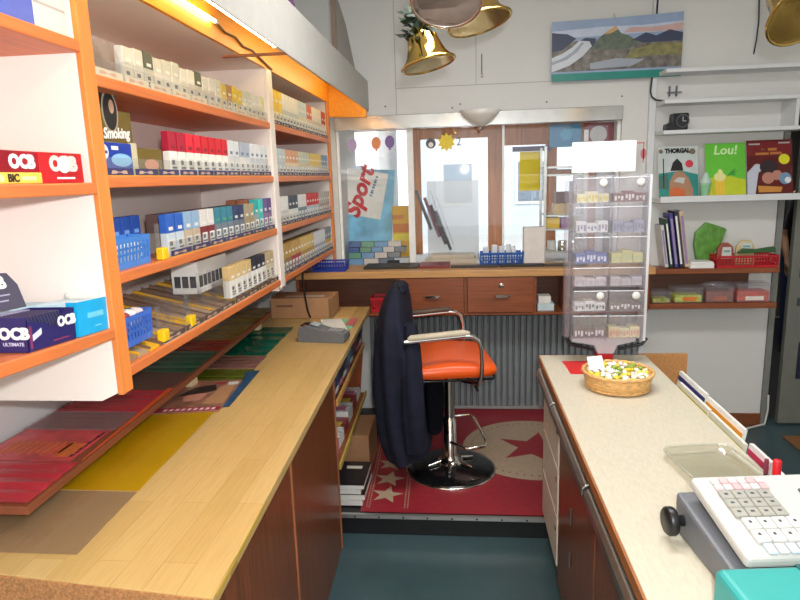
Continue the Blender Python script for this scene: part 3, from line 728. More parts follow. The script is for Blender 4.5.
for r_ in range(6):
    for c_ in range(2):
        xa = ax0 + .004 if c_ == 0 else (ax0 + ax1) / 2 + .004; xb = (ax0 + ax1) / 2 - .004 if c_ == 0 else ax1 - .004
        z0, z1 = rows[r_], tops[r_]
        b = M(); b.box(xa, xb, ay0, ay1 - .005, z0, z0 + .003)
        b.add([(xa, ay0 - .012, z1 - .012), (xb, ay0 - .012, z1 - .012), (xb, ay0, z0 + .0035), (xa, ay0, z0 + .0035), (xa, ay0 - .009, z1 - .012), (xb, ay0 - .009, z1 - .012), (xb, ay0 + .003, z0 + .0035), (xa, ay0 + .003, z0 + .0035)],
              [(0, 3, 2, 1), (4, 5, 6, 7), (0, 1, 5, 4), (3, 7, 6, 2), (0, 4, 7, 3), (1, 2, 6, 5)])
        obj('bin', b, CLEARH, sd)
        obj('bin_lip', M().tube([(xa, ay0 - .0105, z1 - .010), (xb, ay0 - .0105, z1 - .010)], .0022, 6), clear('edge_acrylic2', (244, 244, 246), .35, .15, .4), sd)
        if r_ in (0, 4): obj('round_catch', M().lathe([(.015, 0), (.017, .003), (.012, .007), (0, .007)], (xb - .03, ay0 - .014, z1 - .03), 16, T=Matrix.Rotation(R(90), 4, 'X')), OFFW, sd)
        w = (xb - xa) / 3.4; a, d = cont[r_][c_]
        for q in range(3):
            h = (z1 - z0) * (.34 + .08 * ((q + r_) % 2)); x = xa + .008 + q * (w + .003)
            t = thing('small_box', '%s small box, %s in the %s row, %s column of acrylic stand' % (cname[r_][c_], ORD[q], rname[r_], ('left', 'right')[c_]), 'box', (x + w / 2, 2.6, z0 + .003), 0, 'small boxes in the acrylic display stand')
            obj('carton', M().box(x, x + w, 2.583 + .004 * q, 2.65, z0 + .0035, z0 + h), C(*a), t)
            pm = M()
            for s_ in range(3): pm.box(x + .004 + s_ * w / 3.2, x + .004 + s_ * w / 3.2 + w * .2, 2.5818 + .004 * q, 2.5828 + .004 * q, z0 + .010 + .008 * ((s_ + q) % 2), z0 + h * .72)
            obj('print', pm, C(*d), t)
hc = thing('header_card', 'plain white header card clipped on top of the revolving acrylic stand', 'card', (.58, 2.66, 1.667))
obj('card', M().box(.452, .705, 2.652, 2.656, 1.668, 1.79), mat('header_card_white', (214, 213, 216), .6, noise=.02), hc)
obj('card_clip', M().box(.47, .50, 2.648, 2.660, 1.6655, 1.69), CLEAR, hc)
obj('card_clip', M().box(.66, .69, 2.648, 2.660, 1.6655, 1.69), CLEAR, hc)
tag(obj('key_tag', M().prism(disc(.733, 1.735, .011, 14, 1, 1.9), 2.648, 2.651, 'xz').box(.731, .735, 2.648, 2.651, 1.70, 1.78).box(.7062, .735, 2.648, 2.651, 1.776, 1.781), C(150, 70, 74)), 'small dark red tag hanging at the right edge of the white header card', 'tag')

# ------------------------------------------------------------------ white shelves on the right of the back wall
ws = thing('wall_shelf', 'white wall shelving with four boards at the right of the back wall', 'shelf', (1.58, 3.96, 1.475))
for z in (1.475, 1.872, 2.044, 2.215): obj('shelf_board', M().box(1.178, 2.05, 3.87, 4.048, z, z + .022), WHITE, ws, .002)
obj('front_lip', M().box(1.178, 2.05, 3.862, 3.8695, 1.475, 1.512), WHITE, ws, .002)
obj('bracket', M().box(1.24, 1.32, 4.02, 4.0485, 2.12, 2.125).box(1.25, 1.256, 4.03, 4.0485, 2.10, 2.16).box(1.29, 1.296, 4.03, 4.0485, 2.10, 2.16), GREYP, ws)
obj('side_board', M().box(1.905, 1.925, 3.88, 4.048, 1.8945, 2.0435), WHITE, ws)
# alarm clock
ck = thing('alarm_clock', 'small black alarm clock on the white wall shelf above the comics', 'clock', (1.26, 3.93, 1.895))
obj('clock_body', M().prism([(1.20, 1.895), (1.325, 1.895), (1.33, 1.985), (1.322, 1.992), (1.235, 1.99), (1.23, 1.94), (1.20, 1.93)], 3.90, 3.96, 'xz'), BLACK, ck, .006)
obj('dial', M().prism(disc(1.292, 1.945, .034), 3.894, 3.8995, 'xz'), C(30, 32, 34, .3), ck)
obj('dial_ring', M().tube([(1.292 + .035 * math.cos(q), 3.894, 1.945 + .035 * math.sin(q)) for q in [2 * math.pi * i / 28 for i in range(28)]], .003, 6, closed=True), C(96, 100, 100, .3), ck)
obj('hands', M().box(1.290, 1.294, 3.8925, 3.8938, 1.945, 1.97).box(1.292, 1.31, 3.8925, 3.8938, 1.943, 1.947), C(190, 196, 190), ck)
# comics leaning
def comic(label, x0, x1, h, cover, y0=3.93, lean=13):
    t = thing('comic_album', label, 'book', ((x0 + x1) / 2, y0, 1.4975))
    T = rotm(x=R(-lean), t=((x0 + x1) / 2, y0, 1.4995))
    w = x1 - x0
    obj('pages', M().box(-w / 2, w / 2, .0005, .010, 0, h, 0, T), PAPER, t)
    obj('cover', M().box(-w / 2 - .001, w / 2 + .001, -.001, .0, -.001, h + .001, 0, T), cover, t)
    return t, T, w
def art(t, T, pieces, mats, name='cover_art'):
    mb = M()
    for i, (pts, mi) in enumerate(pieces):
        d = -.0012 - .0002 * (i + 1)
        mb.add([T @ Vector((x, d, z)) for x, z in pts], [tuple(range(len(pts)))], mi)
    obj(name, mb, mats, t)
def tfr(T, x, z, d=-.0034): return frame(T @ Vector((x, d, z)), T.to_3x3() @ Vector((1, 0, 0)), T.to_3x3() @ Vector((0, 0, 1)))
t, T, w = comic('pale comic album with a teal lower half, leftmost on the white shelf', 1.190, 1.418, .312, mat('pale_cover', (196, 204, 200), .35))
art(t, T, [([(-w / 2, 0), (w / 2, 0), (w / 2, .14), (.02, .165), (-w / 2, .15)], 0), ([(-w / 2, .06), (-.055, .05), (-.06, .15), (-w / 2, .13)], 1),
    ([(-.055, .0), (-.05, .10), (-.025, .15), (.0, .165), (.03, .155), (.06, .12), (.085, .05), (.085, .0)], 2), ([(-.05, .055), (-.01, .065), (.035, .05), (.04, 0), (-.055, 0)], 3),
    ([(-.045, .165), (-.03, .215), (-.005, .24), (.022, .21), (.03, .165)], 4), ([(-.03, .10), (.0, .125), (.04, .12), (.03, .085)], 5),
    ([(-.088, .06), (-.082, .06), (-.082, .24), (-.088, .24)], 4), (disc(.065, .205, .023), 6)],
    [C(44, 140, 130), C(70, 110, 100), C(176, 130, 100), C(206, 104, 50), C(28, 24, 22), C(196, 196, 190), C(206, 60, 74)])
text('THORGAL', .036, t, C(24, 24, 26), tfr(T, -.002, .285), bold=.0026, squash=.86)
art(t, T, [(disc(-.098, .285, .013), 0)], [C(120, 104, 80)], 'title_ornament'); art(t, T, [(disc(.085, .28, .018), 0)], [C(120, 104, 80)], 'title_ornament')
t, T, w = comic('bright green comic album titled LOU, middle of the white shelf', 1.462, 1.690, .322, mat('green_cover', (104, 196, 60), .35, noise=.04))
art(t, T, [([(-w / 2, 0), (w / 2, 0), (w / 2, .10), (0, .13), (-w / 2, .11)], 0), ([(-.055, .0), (-.01, .0), (.0, .105), (-.065, .105)], 1), (disc(-.033, .12, .034, 18, 1, .8), 2), (disc(-.03, .145, .018, 14, .8, 1.2), 2),
    ([(.005, .12), (.03, .15), (.06, .172), (.05, .15), (.075, .155), (.05, .14), (.06, .125), (.03, .13)], 3), ([(-w / 2, 0), (-.075, 0), (-.085, .08), (-w / 2, .09)], 4)], [C(196, 206, 40), C(236, 196, 60), C(236, 230, 150), C(60, 150, 50), C(226, 214, 40)])
text('Lou!', .075, t, C(206, 240, 170), tfr(T, .0, .278), bold=.002, shear=.15)
t, T, w = comic('dark red comic album with a yellow round spot, rightmost on the white shelf', 1.700, 1.956, .332, mat('maroon_cover', (96, 22, 22), .35, noise=.2, scale=9))
art(t, T, [([(-w / 2, .24), (w / 2, .24), (w / 2, .33), (-w / 2, .33)], 6), ([(-w / 2, .0), (-.085, .0), (-.07, .10), (-.06, .16), (-.085, .185), (-w / 2, .14)], 0), (disc(-.07, .165, .026), 0), ([(-.065, .02), (.06, .02), (.07, .05), (-.07, .06)], 1),
    (disc(-.005, .17, .052, 18, 1, .8), 2), (disc(-.01, .105, .035), 3), (disc(.04, .12, .03), 3), (disc(.085, .10, .035), 4), (disc(.10, .09, .018), 5), (disc(.082, .215, .031, 20), 7)],
    [C(196, 200, 210), C(206, 140, 60), C(46, 32, 34), C(190, 130, 110), C(120, 150, 180), C(230, 230, 230), C(120, 26, 30), C(226, 220, 40)])
art(t, T, [([(a, b), (a + c, b), (a + c, b + d), (a, b + d)], m_) for a, b, c, d, m_ in ((-.045, .268, .024, .016, 0), (-.008, .268, .05, .016, 0), (-.078, .244, .075, .014, 0), (.004, .246, .066, .014, 0), (-.115, .305, .062, .009, 1), (.052, .309, .064, .009, 1))], [C(186, 116, 50), C(176, 172, 168)], 'cover_lettering')
ic = thing('ice_cream_figure', 'pale green ice cream shaped figure between the first two comic albums', 'figure', (1.44, 3.89, 1.4975))
obj('cone', M().lathe([(.018, .0), (.022, .004), (.030, .075), (.032, .085), (0, .085)], (1.442, 3.90, 1.4975), 20), mat('mint_plastic', (150, 206, 160), .4), ic)
obj('scoop', M().lathe([(.034, .0855), (.03, .10), (.022, .115), (.017, .125), (.012, .14), (.0, .152)], (1.442, 3.90, 1.4975), 20), C(190, 214, 200), ic)

# ------------------------------------------------------------------ low brown shelf on the right
ls = thing('low_shelf', 'dark brown two-board shelf at the right end of the desk', 'shelf', (1.53, 3.95, .84))
obj('upper_board', M().box(1.14, 1.885, 3.86, 4.034, 1.045, 1.076), MAHO, ls, .003)
obj('lower_board', M().box(1.14, 1.885, 3.86, 4.034, .83, .862), MAHO, ls, .003)
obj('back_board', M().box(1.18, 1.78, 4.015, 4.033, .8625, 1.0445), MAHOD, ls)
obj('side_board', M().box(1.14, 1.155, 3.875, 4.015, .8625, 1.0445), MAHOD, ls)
for i, (x, w, h, c, lean, n_) in enumerate(((1.183, .022, .26, (206, 206, 200), 9, 'white'), (1.212, .020, .30, (40, 70, 50), 9, 'dark green edged white'), (1.240, .024, .33, (70, 64, 130), 9, 'violet blue'), (1.270, .022, .345, (30, 34, 66), 9, 'navy'), (1.300, .026, .345, (206, 180, 150), 9, 'tan'))):
    T = rotm(y=R(-lean), t=(x + .055, 3.90, 1.081))
    t = thing('book', '%s tall album leaning left at the end of the brown shelf' % n_, 'book', (x + .05, 3.96, 1.0775), 0, 'albums on the brown shelf')
    obj('book_cover', M().box(0, w - .003, 0, .12, 0, h, 0, T), C(*c), t)
    obj('page_edge', M().box(.004, w - .007, .004, .121, .0, h + .0008, 0, T).box(.004, w - .007, -.0008, .02, .02, h - .03, 0, T), [PAPER if i % 2 else C(150, 130, 170)][0], t)
tag(obj('paper_pile', M().box(1.375, 1.515, 3.875, 3.99, 1.0765, 1.105).box(1.38, 1.512, 3.88, 3.985, 1.1055, 1.115), PAPER, None, .002), 'low pile of white paper between the books and the red crate', 'paper')
basket('red_crate', 'red plastic crate of green packets at the right end of the brown shelf', 1.53, 1.88, 3.875, 3.995, 1.0765, 1.150, (186, 24, 34), .004)
GRN = mat('green_packet', (96, 150, 60), .4, noise=.35, scale=22)
def packet(name, label, pts, c, y0, y1, lab=None):
    t = thing(name, label, 'packet', (sum(p[0] for p in pts) / len(pts), y0, min(p[1] for p in pts)))
    obj('bag', M().prism(pts, y0, y1, 'xz'), c, t, .008)
    if lab:
        cx, cz, hw, hh = lab
        obj('paper_label', M().prism([(cx - hw, cz - hh), (cx + hw, cz - hh), (cx + hw * .8, cz + hh), (cx - hw * .8, cz + hh)], y0 - .003, y0 - .0005, 'xz'), OFFW, t)
        obj('label_print', M().box(cx - hw * .6, cx + hw * .6, y0 - .004, y0 - .0031, cz + hh * .1, cz + hh * .5), C(120, 170, 160), t)
packet('leafy_packet', 'large leafy green packet standing left of the red crate', [(1.435, 1.20), (1.46, 1.09), (1.52, 1.09), (1.60, 1.22), (1.625, 1.30), (1.56, 1.325), (1.50, 1.345), (1.44, 1.28)], GRN, 3.998, 4.03)
packet('green_packet', 'small green packet with a white label, left in the red crate', [(1.535, 1.083), (1.64, 1.083), (1.63, 1.20), (1.60, 1.225), (1.56, 1.225), (1.54, 1.19)], C(150, 80, 60), 3.90, 3.93, (1.59, 1.165, .03, .035))
packet('green_packet', 'round-topped packet with a white label, right in the red crate', [(1.65, 1.083), (1.77, 1.083), (1.765, 1.20), (1.74, 1.235), (1.69, 1.235), (1.66, 1.20)], C(206, 190, 140), 3.93, 3.955, (1.715, 1.19, .036, .03))
tag(obj('green_pouch', M().prism([(1.645, 1.16), (1.87, 1.165), (1.86, 1.20), (1.76, 1.185), (1.68, 1.19)], 3.885, 3.912, 'xz'), C(50, 90, 46), None, .004), 'flat dark green pouch lying on the rim of the right red crate', 'pouch')
for i, (x0, x1, y0, z1, c, c2, l) in enumerate(((1.162, 1.275, 3.875, .945, (206, 196, 50), (120, 150, 60), 'yellow, leftmost'), (1.295, 1.465, 3.88, .965, (196, 206, 60), (226, 120, 50), 'lime and orange, second from the left'), (1.48, 1.645, 3.885, .985, (140, 70, 52), (180, 110, 90), 'brown red and domed, third from left'), (1.66, 1.855, 3.88, .985, (206, 70, 44), (232, 220, 210), 'orange red, rightmost'))):
    t = thing('clear_box', 'clear lidded sweet box, %s on the lower brown shelf' % l, 'box', ((x0 + x1) / 2, y0 + .06, .8625))
    obj('tub', M().box(x0, x1, y0, y0 + .12, .8627, z1 - .02), CLEARH, t, .003)
    ct = M(); rr_ = random.Random(i)
    ct.box(x0 + .006, x1 - .006, y0 + .006, y0 + .112, .8655, z1 - .055)
    obj('contents', ct, mat('sweet_fill_%d' % i, c, .5, noise=.35, scale=60), t, .006)
    obj('paper_label', M().box(x0 + .05, x1 - .04, y0 - .0022, y0 - .0008, .876, .90), C(*c2), t)
    if i == 2: obj('lid', M().lathe([(.086, 0), (.088, .006), (.07, .016), (.0, .022)], ((x0 + x1) / 2, y0 + .06, z1 - .0195), 26, sy=.7), CLEARH, t)
    else: obj('lid', M().box(x0 - .004, x1 + .004, y0 - .004, y0 + .124, z1 - .0195, z1 - .008), CLEARH, t, .003)

# ------------------------------------------------------------------ calendar and hooks on the back wall
ca = thing('wall_calendar', 'wide mountain and glacier landscape calendar hanging high on the back wall', 'calendar', (.93, 4.04, 2.215))
def cxz(u, v):  # u,v in 0..1 on the sheet
    return (.550 + .752 * u, 2.210 + (.340 + .020 * u) * v)
def cpoly(pts): return [cxz(u, v) for u, v in pts]
cp = M(); yk = 4.006
cal = [([(0, 0), (1, 0), (1, 1), (.5, .985), (0, 1)], 0), ([(0, .72), (1, .72), (1, .86), (.7, .84), (.4, .86), (0, .84)], 7), ([(.55, .74), (1, .72), (1, .84), (.8, .80), (.6, .82)], 8),
       ([(0, .16), (1, .16), (1, .62), (.85, .60), (.7, .62), (.55, .66), (.4, .62), (.2, .66), (0, .6)], 1), ([(0, .5), (.08, .52), (.19, .70), (.12, .78), (.05, .8), (0, .82)], 2), ([(.18, .62), (.26, .70), (.34, .68), (.34, .56), (.2, .56)], 2),
       ([(.30, .50), (.35, .66), (.40, .74), (.44, .80), (.49, .86), (.53, .74), (.60, .68), (.66, .58), (.6, .48)], 3), ([(.40, .74), (.44, .80), (.49, .86), (.51, .80), (.45, .74)], 4), ([(.62, .62), (.72, .72), (.80, .66), (.9, .74), (1, .68), (1, .56), (.7, .56)], 2),
       ([(0, .16), (.14, .26), (.24, .40), (.31, .56), (.29, .64), (.21, .66), (.16, .56), (.08, .46), (0, .40)], 5), ([(0, .28), (.12, .36), (.20, .48), (.25, .62), (.23, .63), (.17, .5), (.1, .4), (0, .33)], 6), ([(.55, .30), (.75, .36), (1, .34), (1, .52), (.8, .54), (.62, .46)], 9), ([(.30, .18), (.62, .2), (.72, .3), (.5, .34), (.3, .28)], 6),
       ([(0, .005), (1, .0), (1, .12), (0, .13)], 10)]
for i, (pts, mi) in enumerate(cal):
    cp.prism(cpoly(pts), yk - .0006 - .0004 * i, yk - .0004 * i, 'xz', mi) if i == 0 else cp.add([(x, yk - .0006 - .0004 * i, z) for x, z in cpoly(pts)], [tuple(range(len(pts)))], mi)
obj('picture_sheet', cp, [mat('calendar_sky', (150, 168, 196), .4), mat('calendar_rock', (118, 112, 104), .4, noise=.5, scale=26), C(60, 68, 92, .4), mat('calendar_hill', (96, 108, 92), .4, noise=.3, scale=30), C(206, 164, 110, .4), C(206, 210, 216, .4), C(160, 166, 176, .4), C(196, 204, 220, .4), C(206, 170, 164, .4), mat('calendar_grass', (136, 130, 84), .4, noise=.3, scale=30), C(28, 132, 118, .4)], ca)
obj('white_mark', M().box(1.205, 1.265, yk - .0075, yk - .0068, 2.232, 2.245).box(1.188, 1.20, yk - .0075, yk - .0068, 2.234, 2.242), C(150, 200, 190), ca)
obj('hanging_loop', M().tube([(.905, 4.008, 2.555), (.91, 4.03, 2.59), (.915, 4.008, 2.555)], .0015, 5), GREYP, ca)
tag(obj('black_cable', M().tube([(1.155, 4.0135, 2.76), (1.153, 4.0135, 2.62), (1.140, 4.0135, 2.2), (1.135, 4.012, 2.13), (1.142, 4.008, 2.10), (1.165, 4.0, 2.08), (1.20, 4.0, 2.074), (1.26, 4.0, 2.072)], .0055, 8), BLACK), 'black cable running down behind the calendar to the white wall shelf', 'cable')
tag(obj('black_cable', M().tube([(1.73, 4.043, 2.62), (1.735, 4.04, 2.50), (1.73, 4.04, 2.40), (1.722, 4.043, 2.32)], .004, 8), BLACK), 'short black wire hanging on the wall left of the right-hand bell', 'cable')
tag(obj('wall_socket', M().box(1.70, 1.76, 4.03, 4.0495, 2.62, 2.68), OFFW, None, .004), 'small white socket above the short black wire', 'socket')
pc_ = thing('pull_cord', 'short pull cord with a small clear drop on the back wall under the bells', 'cord', (.14, 4.04, 2.25))
obj('cord', M().tube([(.135, 4.043, 2.40), (.135, 4.043, 2.29)], .003, 6), C(110, 108, 104), pc_); obj('drop', M().lathe([(0, -.018), (.009, -.012), (.008, 0), (.003, .012)], (.136, 4.038, 2.275), 12), CHROME, pc_)

# ------------------------------------------------------------------ gold bells hanging from the ceiling
GOLD = mat('polished_gold', (212, 176, 96), .1, 1, .03); SILV = mat('rose_silver', (236, 216, 200), .14, 1, .02)
INSIDE = mat('bell_inside', (226, 212, 200), .3, .45, .12, 20)
HOLLY = mat('dark_holly', (30, 44, 28), .6, noise=.4)
def bell(label, c, r, h, tilt, ry, m_, sprig=False):
    t = thing('hanging_bell', label, 'bell', c)
    T = Matrix.Translation(c) @ Matrix.Rotation(ry, 4, 'Y') @ Matrix.Rotation(tilt, 4, 'X')
    prof = [(r * .98, 0), (r * 1.02, h * .02), (r * .92, h * .10), (r * .76, h * .24), (r * .64, h * .45), (r * .56, h * .68), (r * .44, h * .86), (r * .24, h * .97), (0, h)]
    inner = [(0, h * .93), (r * .22, h * .91), (r * .41, h * .80), (r * .52, h * .64), (r * .60, h * .43), (r * .72, h * .23), (r * .88, h * .09), (r * .98, 0)]
    if m_ is SILV: inner = [(r * .96 * math.sin(R(a)), h * .62 * math.cos(R(a))) for a in range(0, 91, 9)] + [(r * .98, 0)]
    b = M(); b.lathe(prof, (0, 0, 0), 40, 0, T); b.lathe(inner, (0, 0, 0), 40, 1, T)
    obj('bell_body', b, [m_, INSIDE if m_ is SILV else m_], t)
    tc = T @ Vector((0, 0, h))
    obj('bell_rim', M().tube([T @ Vector((r * 1.0 * math.cos(q), r * 1.0 * math.sin(q), .002)) for q in [2 * math.pi * i / 48 for i in range(48)]], .0055, 8, closed=True), m_, t)
    obj('clapper', M().tube([T @ Vector((0, 0, h * .9)), T @ Vector((0, 0, h * .25))], .003, 6).lathe([(0, -.12 * r), (.09 * r, -.08 * r), (.12 * r, 0), (.08 * r, .09 * r), (0, .12 * r)], T @ Vector((0, 0, h * .2)), 12), m_, t)
    obj('hanging_cord', M().tube([tc, (tc.x, tc.y, 2.779)], .002, 6), C(120, 100, 50), t)
    if sprig:
        sp = M(); rr_ = random.Random(3)
        for i in range(90):
            a = rr_.uniform(0, 6.28); e = rr_.uniform(-.4, 1.1); L_ = rr_.uniform(.03, .06)
            d = Vector((math.cos(a) * math.cos(e), math.sin(a) * math.cos(e), math.sin(e)))
            o_ = tc + Vector((rr_.uniform(-.035, .03), rr_.uniform(-.055, .0), rr_.uniform(-.06, .03)))
            s_ = d.orthogonal().normalized() * .012; u_ = d.cross(s_).normalized() * .004
            sp.add([o_, o_ + d * L_ * .4 + s_, o_ + d * L_, o_ + d * L_ * .4 - s_, o_ + d * L_ * .45 + u_], [(0, 1, 4), (1, 2, 4), (2, 3, 4), (3, 0, 4), (0, 3, 2, 1)])
        obj('holly_sprig', sp, HOLLY, t)
bell('small gold bell with a dark holly sprig, lowest of the hanging bells', (-.104, 2.2, 2.040), .090, .135, R(-4), R(-13), GOLD, True)
bell('large shiny silver-rose bell hanging in front of the other bells', (-.037, 1.95, 2.172), .104, .14, R(-30), R(3), SILV)
bell('gold bell hanging just right of the large shiny bell', (.072, 2.35, 2.196), .112, .15, R(-6), R(-14), GOLD)
bell('gold bell at the right edge hanging by the wall shelves', (1.085, 2.2, 2.145), .120, .16, R(-42), R(-20), GOLD)

# ------------------------------------------------------------------ door at the right and the room behind it
BACKR = mat('back_room_paint', (96, 94, 90), .8)
struct('wall_back_room', M().box(1.25, 1.3, 4.16, 7.2, -.0, 2.5).box(4.4, 4.45, 4.16, 7.2, 0, 2.5).box(1.25, 4.45, 7.2, 7.25, 0, 2.5).box(1.25, 4.45, 4.16, 7.25, 2.5, 2.55).box(XR + .1, 4.45, 4.15, 4.2, 0, 2.5), BACKR)
struct('floor_back_room', M().box(1.25, 4.45, 4.171, 7.2, -.05, -.001), mat('dark_carpet', (48, 50, 52), .9))
struct('trim_7', M().box(1.931, 1.965, 4.035, 4.16, 0.0005, 2.06).box(2.93, 2.949, 4.035, 4.16, 0.0005, 2.06), mat('door_jamb_grey', (128, 128, 122), .6))
dl = M().box(2.05, 2.925, 4.06, 4.10, .01, 2.05)
d1 = struct('door_1', dl, mat('grey_olive_door', (116, 116, 106), .5, noise=.05), bevel=.003)
obj('glazing_panel', M().box(2.135, 2.80, 4.052, 4.0595, .32, .56), C(30, 38, 60, .3), d1)
for z in (.80, .98, 1.08): obj('door_sticker', M().box(2.10, 2.13, 4.056, 4.0595, z, z + .05), C(60, 64, 70), d1)
obj('door_handle', M().tube([(2.86, 4.058, 1.02), (2.86, 4.02, 1.02), (2.76, 4.02, 1.02)], .009, 8), ALU, d1)
tag(obj('door_mat', M().box(1.985, 2.75, 3.45, 3.86, .0005, .012), mat('coir', (130, 88, 46), .95, noise=.4, scale=150), None, .004), 'brown coir mat on the floor in front of the grey door', 'mat')
tag(obj('white_cable', M().tube([(1.45, 4.03, .006), (1.58, 3.985, .006), (1.70, 3.955, .006), (1.80, 3.965, .006), (1.90, 4.02, .006), (1.955, 4.025, .02), (1.965, 4.02, .12), (1.96, 4.018, .22)], .006, 8), OFFW), 'white cable curving along the floor by the brown baseboard', 'cable')

# person beyond the door
def skin(name, joints, bones, m_, parent, sub=2):
    me = bpy.data.meshes.new(name)
    me.from_pydata([j[0] for j in joints], bones, [])
    o = bpy.data.objects.new(name, me); COL.objects.link(o)
    if parent: o.parent = parent
    me.materials.append(m_)
    md = o.modifiers.new('skin', 'SKIN'); md.use_smooth_shade = True
    for i, j in enumerate(joints):
        r = j[1]; me.skin_vertices[0].data[i].radius = r if isinstance(r, tuple) else (r, r)
        me.skin_vertices[0].data[i].use_root = (i == 0)
    sb = o.modifiers.new('sub', 'SUBSURF'); sb.levels = sub; sb.render_levels = sub
    dg = bpy.context.evaluated_depsgraph_get(); dg.update()
    nm = bpy.data.meshes.new_from_object(o.evaluated_get(dg))
    o.modifiers.clear(); o.data = nm
    for p in nm.polygons: p.use_smooth = True
    return o
SKIN = mat('skin', (196, 148, 118), .55, noise=.03)
pe = thing('person', 'person in black t-shirt and blue jeans standing beyond the grey door', 'person', (3.04, 5.8, 0), R(12))
J = [((0, 0, .95), (.145, .10)), ((0, 0, 1.12), (.125, .09)), ((0, 0, 1.30), (.155, .10)), ((0, .0, 1.43), (.12, .08)), ((0, -.005, 1.50), .052), ((0, -.01, 1.56), (.055, .06)), ((0, -.015, 1.64), (.072, .088)), ((0, -.01, 1.72), (.062, .075)),
     ((-.17, 0, 1.40), .055), ((-.215, 0, 1.27), .046), ((-.235, .01, 1.12), .038), ((-.225, -.03, .95), .032), ((-.215, -.05, .86), .024), ((-.213, -.06, .80), (.018, .034)),
     ((.17, 0, 1.40), .055), ((.215, 0, 1.27), .046), ((.235, .01, 1.12), .038), ((.225, -.03, .95), .032), ((.215, -.05, .86), .024), ((.213, -.06, .80), (.018, .034)),
     ((-.09, 0, .86), .085), ((-.10, -.005, .50), .058), ((-.10, .01, .28), .05), ((-.10, .015, .09), .036), ((-.105, -.07, .035), (.036, .03)), ((-.11, -.15, .028), (.036, .024)),
     ((.09, 0, .86), .085), ((.10, -.005, .50), .058), ((.10, .01, .28), .05), ((.10, .015, .09), .036), ((.105, -.07, .035), (.036, .03)), ((.11, -.15, .028), (.036, .024))]
Bn = [(0, 1), (1, 2), (2, 3), (3, 4), (4, 5), (5, 6), (6, 7), (3, 8), (8, 9), (9, 10), (10, 11), (11, 12), (12, 13), (3, 14), (14, 15), (15, 16), (16, 17), (17, 18), (18, 19), (0, 20), (20, 21), (21, 22), (22, 23), (23, 24), (24, 25), (0, 26), (26, 27), (27, 28), (28, 29), (29, 30), (30, 31)]
n0 = len(J)
for s in (-1, 1):
    w_ = 13 if s < 0 else 19
    for k, (dy, L_) in enumerate(((-.028, .075), (-.010, .085), (.010, .08), (.026, .066))):
        a = len(J)
        J += [((s * .212, -.06 + dy, .77), .0085), ((s * .208, -.064 + dy, .77 - L_ * .5), .008), ((s * .196, -.066 + dy, .77 - L_), .0065)]
        Bn += [(w_, a), (a, a + 1), (a + 1, a + 2)]
    a = len(J)
    J += [((s * .205, -.098, .805), .0095), ((s * .196, -.112, .765), .008)]
    Bn += [(w_, a), (a, a + 1)]
body = skin('body', J, Bn, SKIN, pe)
obj('tshirt', drape([(.90, 0, 0, .17, .125, .02), (1.0, 0, 0, .165, .12, .03), (1.12, 0, 0, .16, .118, .03), (1.30, 0, 0, .185, .125, .01), (1.40, 0, 0, .185, .11, .01), (1.46, 0, 0, .12, .085, 0), (1.485, 0, 0, .075, .07, 0)], 32, 5, seed=1), BLACK, pe, 0, True)
for s in (-1, 1):
    obj('sleeve', drape([(1.13, s * .232, .008, .060, .062, .03), (1.25, s * .218, 0, .066, .066, .02), (1.36, s * .19, 0, .075, .075, .01), (1.44, s * .145, 0, .06, .06, 0)], 20, 4), BLACK, pe, 0, True)
JEAN = mat('blue_denim', (38, 52, 92), .8, noise=.2, scale=40)
for s in (-1, 1):
    obj('jeans_leg', drape([(.06, s * .10, .012, .062, .07, .03), (.28, s * .10, .01, .066, .07, .04), (.50, s * .10, -.003, .075, .08, .02), (.80, s * .088, 0, .10, .11, .02), (.90, s * .08, 0, .10, .12, 0)], 24, 4, seed=3), JEAN, pe, 0, True)
    obj('shoe', M().loft([[Vector((s * .107 + .048 * math.cos(q), -.06 + .13 * math.sin(q), z)) for q in [2 * math.pi * i / 20 for i in range(20)]] for z in (.002, .03)] + [[Vector((s * .107 + .04 * math.cos(q), -.055 + .11 * math.sin(q), .065)) for q in [2 * math.pi * i / 20 for i in range(20)]]]), BLACK, pe, 0, True)
hd = M(); hd.lathe([(.098, 1.66), (.10, 1.70), (.088, 1.765), (.05, 1.80), (0, 1.81)], (0, 0, 0), 24, sx=.82, sy=1.0)
hd.v = [(x, y + .02, z) for x, y, z in hd.v]
obj('hair', hd, C(50, 36, 28, .8), pe, 0, True)
fc = M()
fc.lathe([(0, -.02), (.011, -.012), (.013, 0), (.008, .02), (0, .03)], (0, -.103, 1.64), 10)
obj('nose', fc, SKIN, pe, 0, True)
ey = M()
for s in (-1, 1): ey.lathe([(0, -.007), (.009, 0), (0, .007)], (s * .028, -.09, 1.668), 10)
obj('eyes', ey, C(40, 34, 30), pe, 0, True)
obj('mouth', M().box(-.022, .022, -.098, -.088, 1.592, 1.60), C(160, 90, 84), pe, 0, True)
for s in (-1, 1): obj('ear', M().lathe([(0, -.03), (.012, -.015), (.016, .01), (0, .03)], (s * .078, .0, 1.645), 10), SKIN, pe, 0, True)

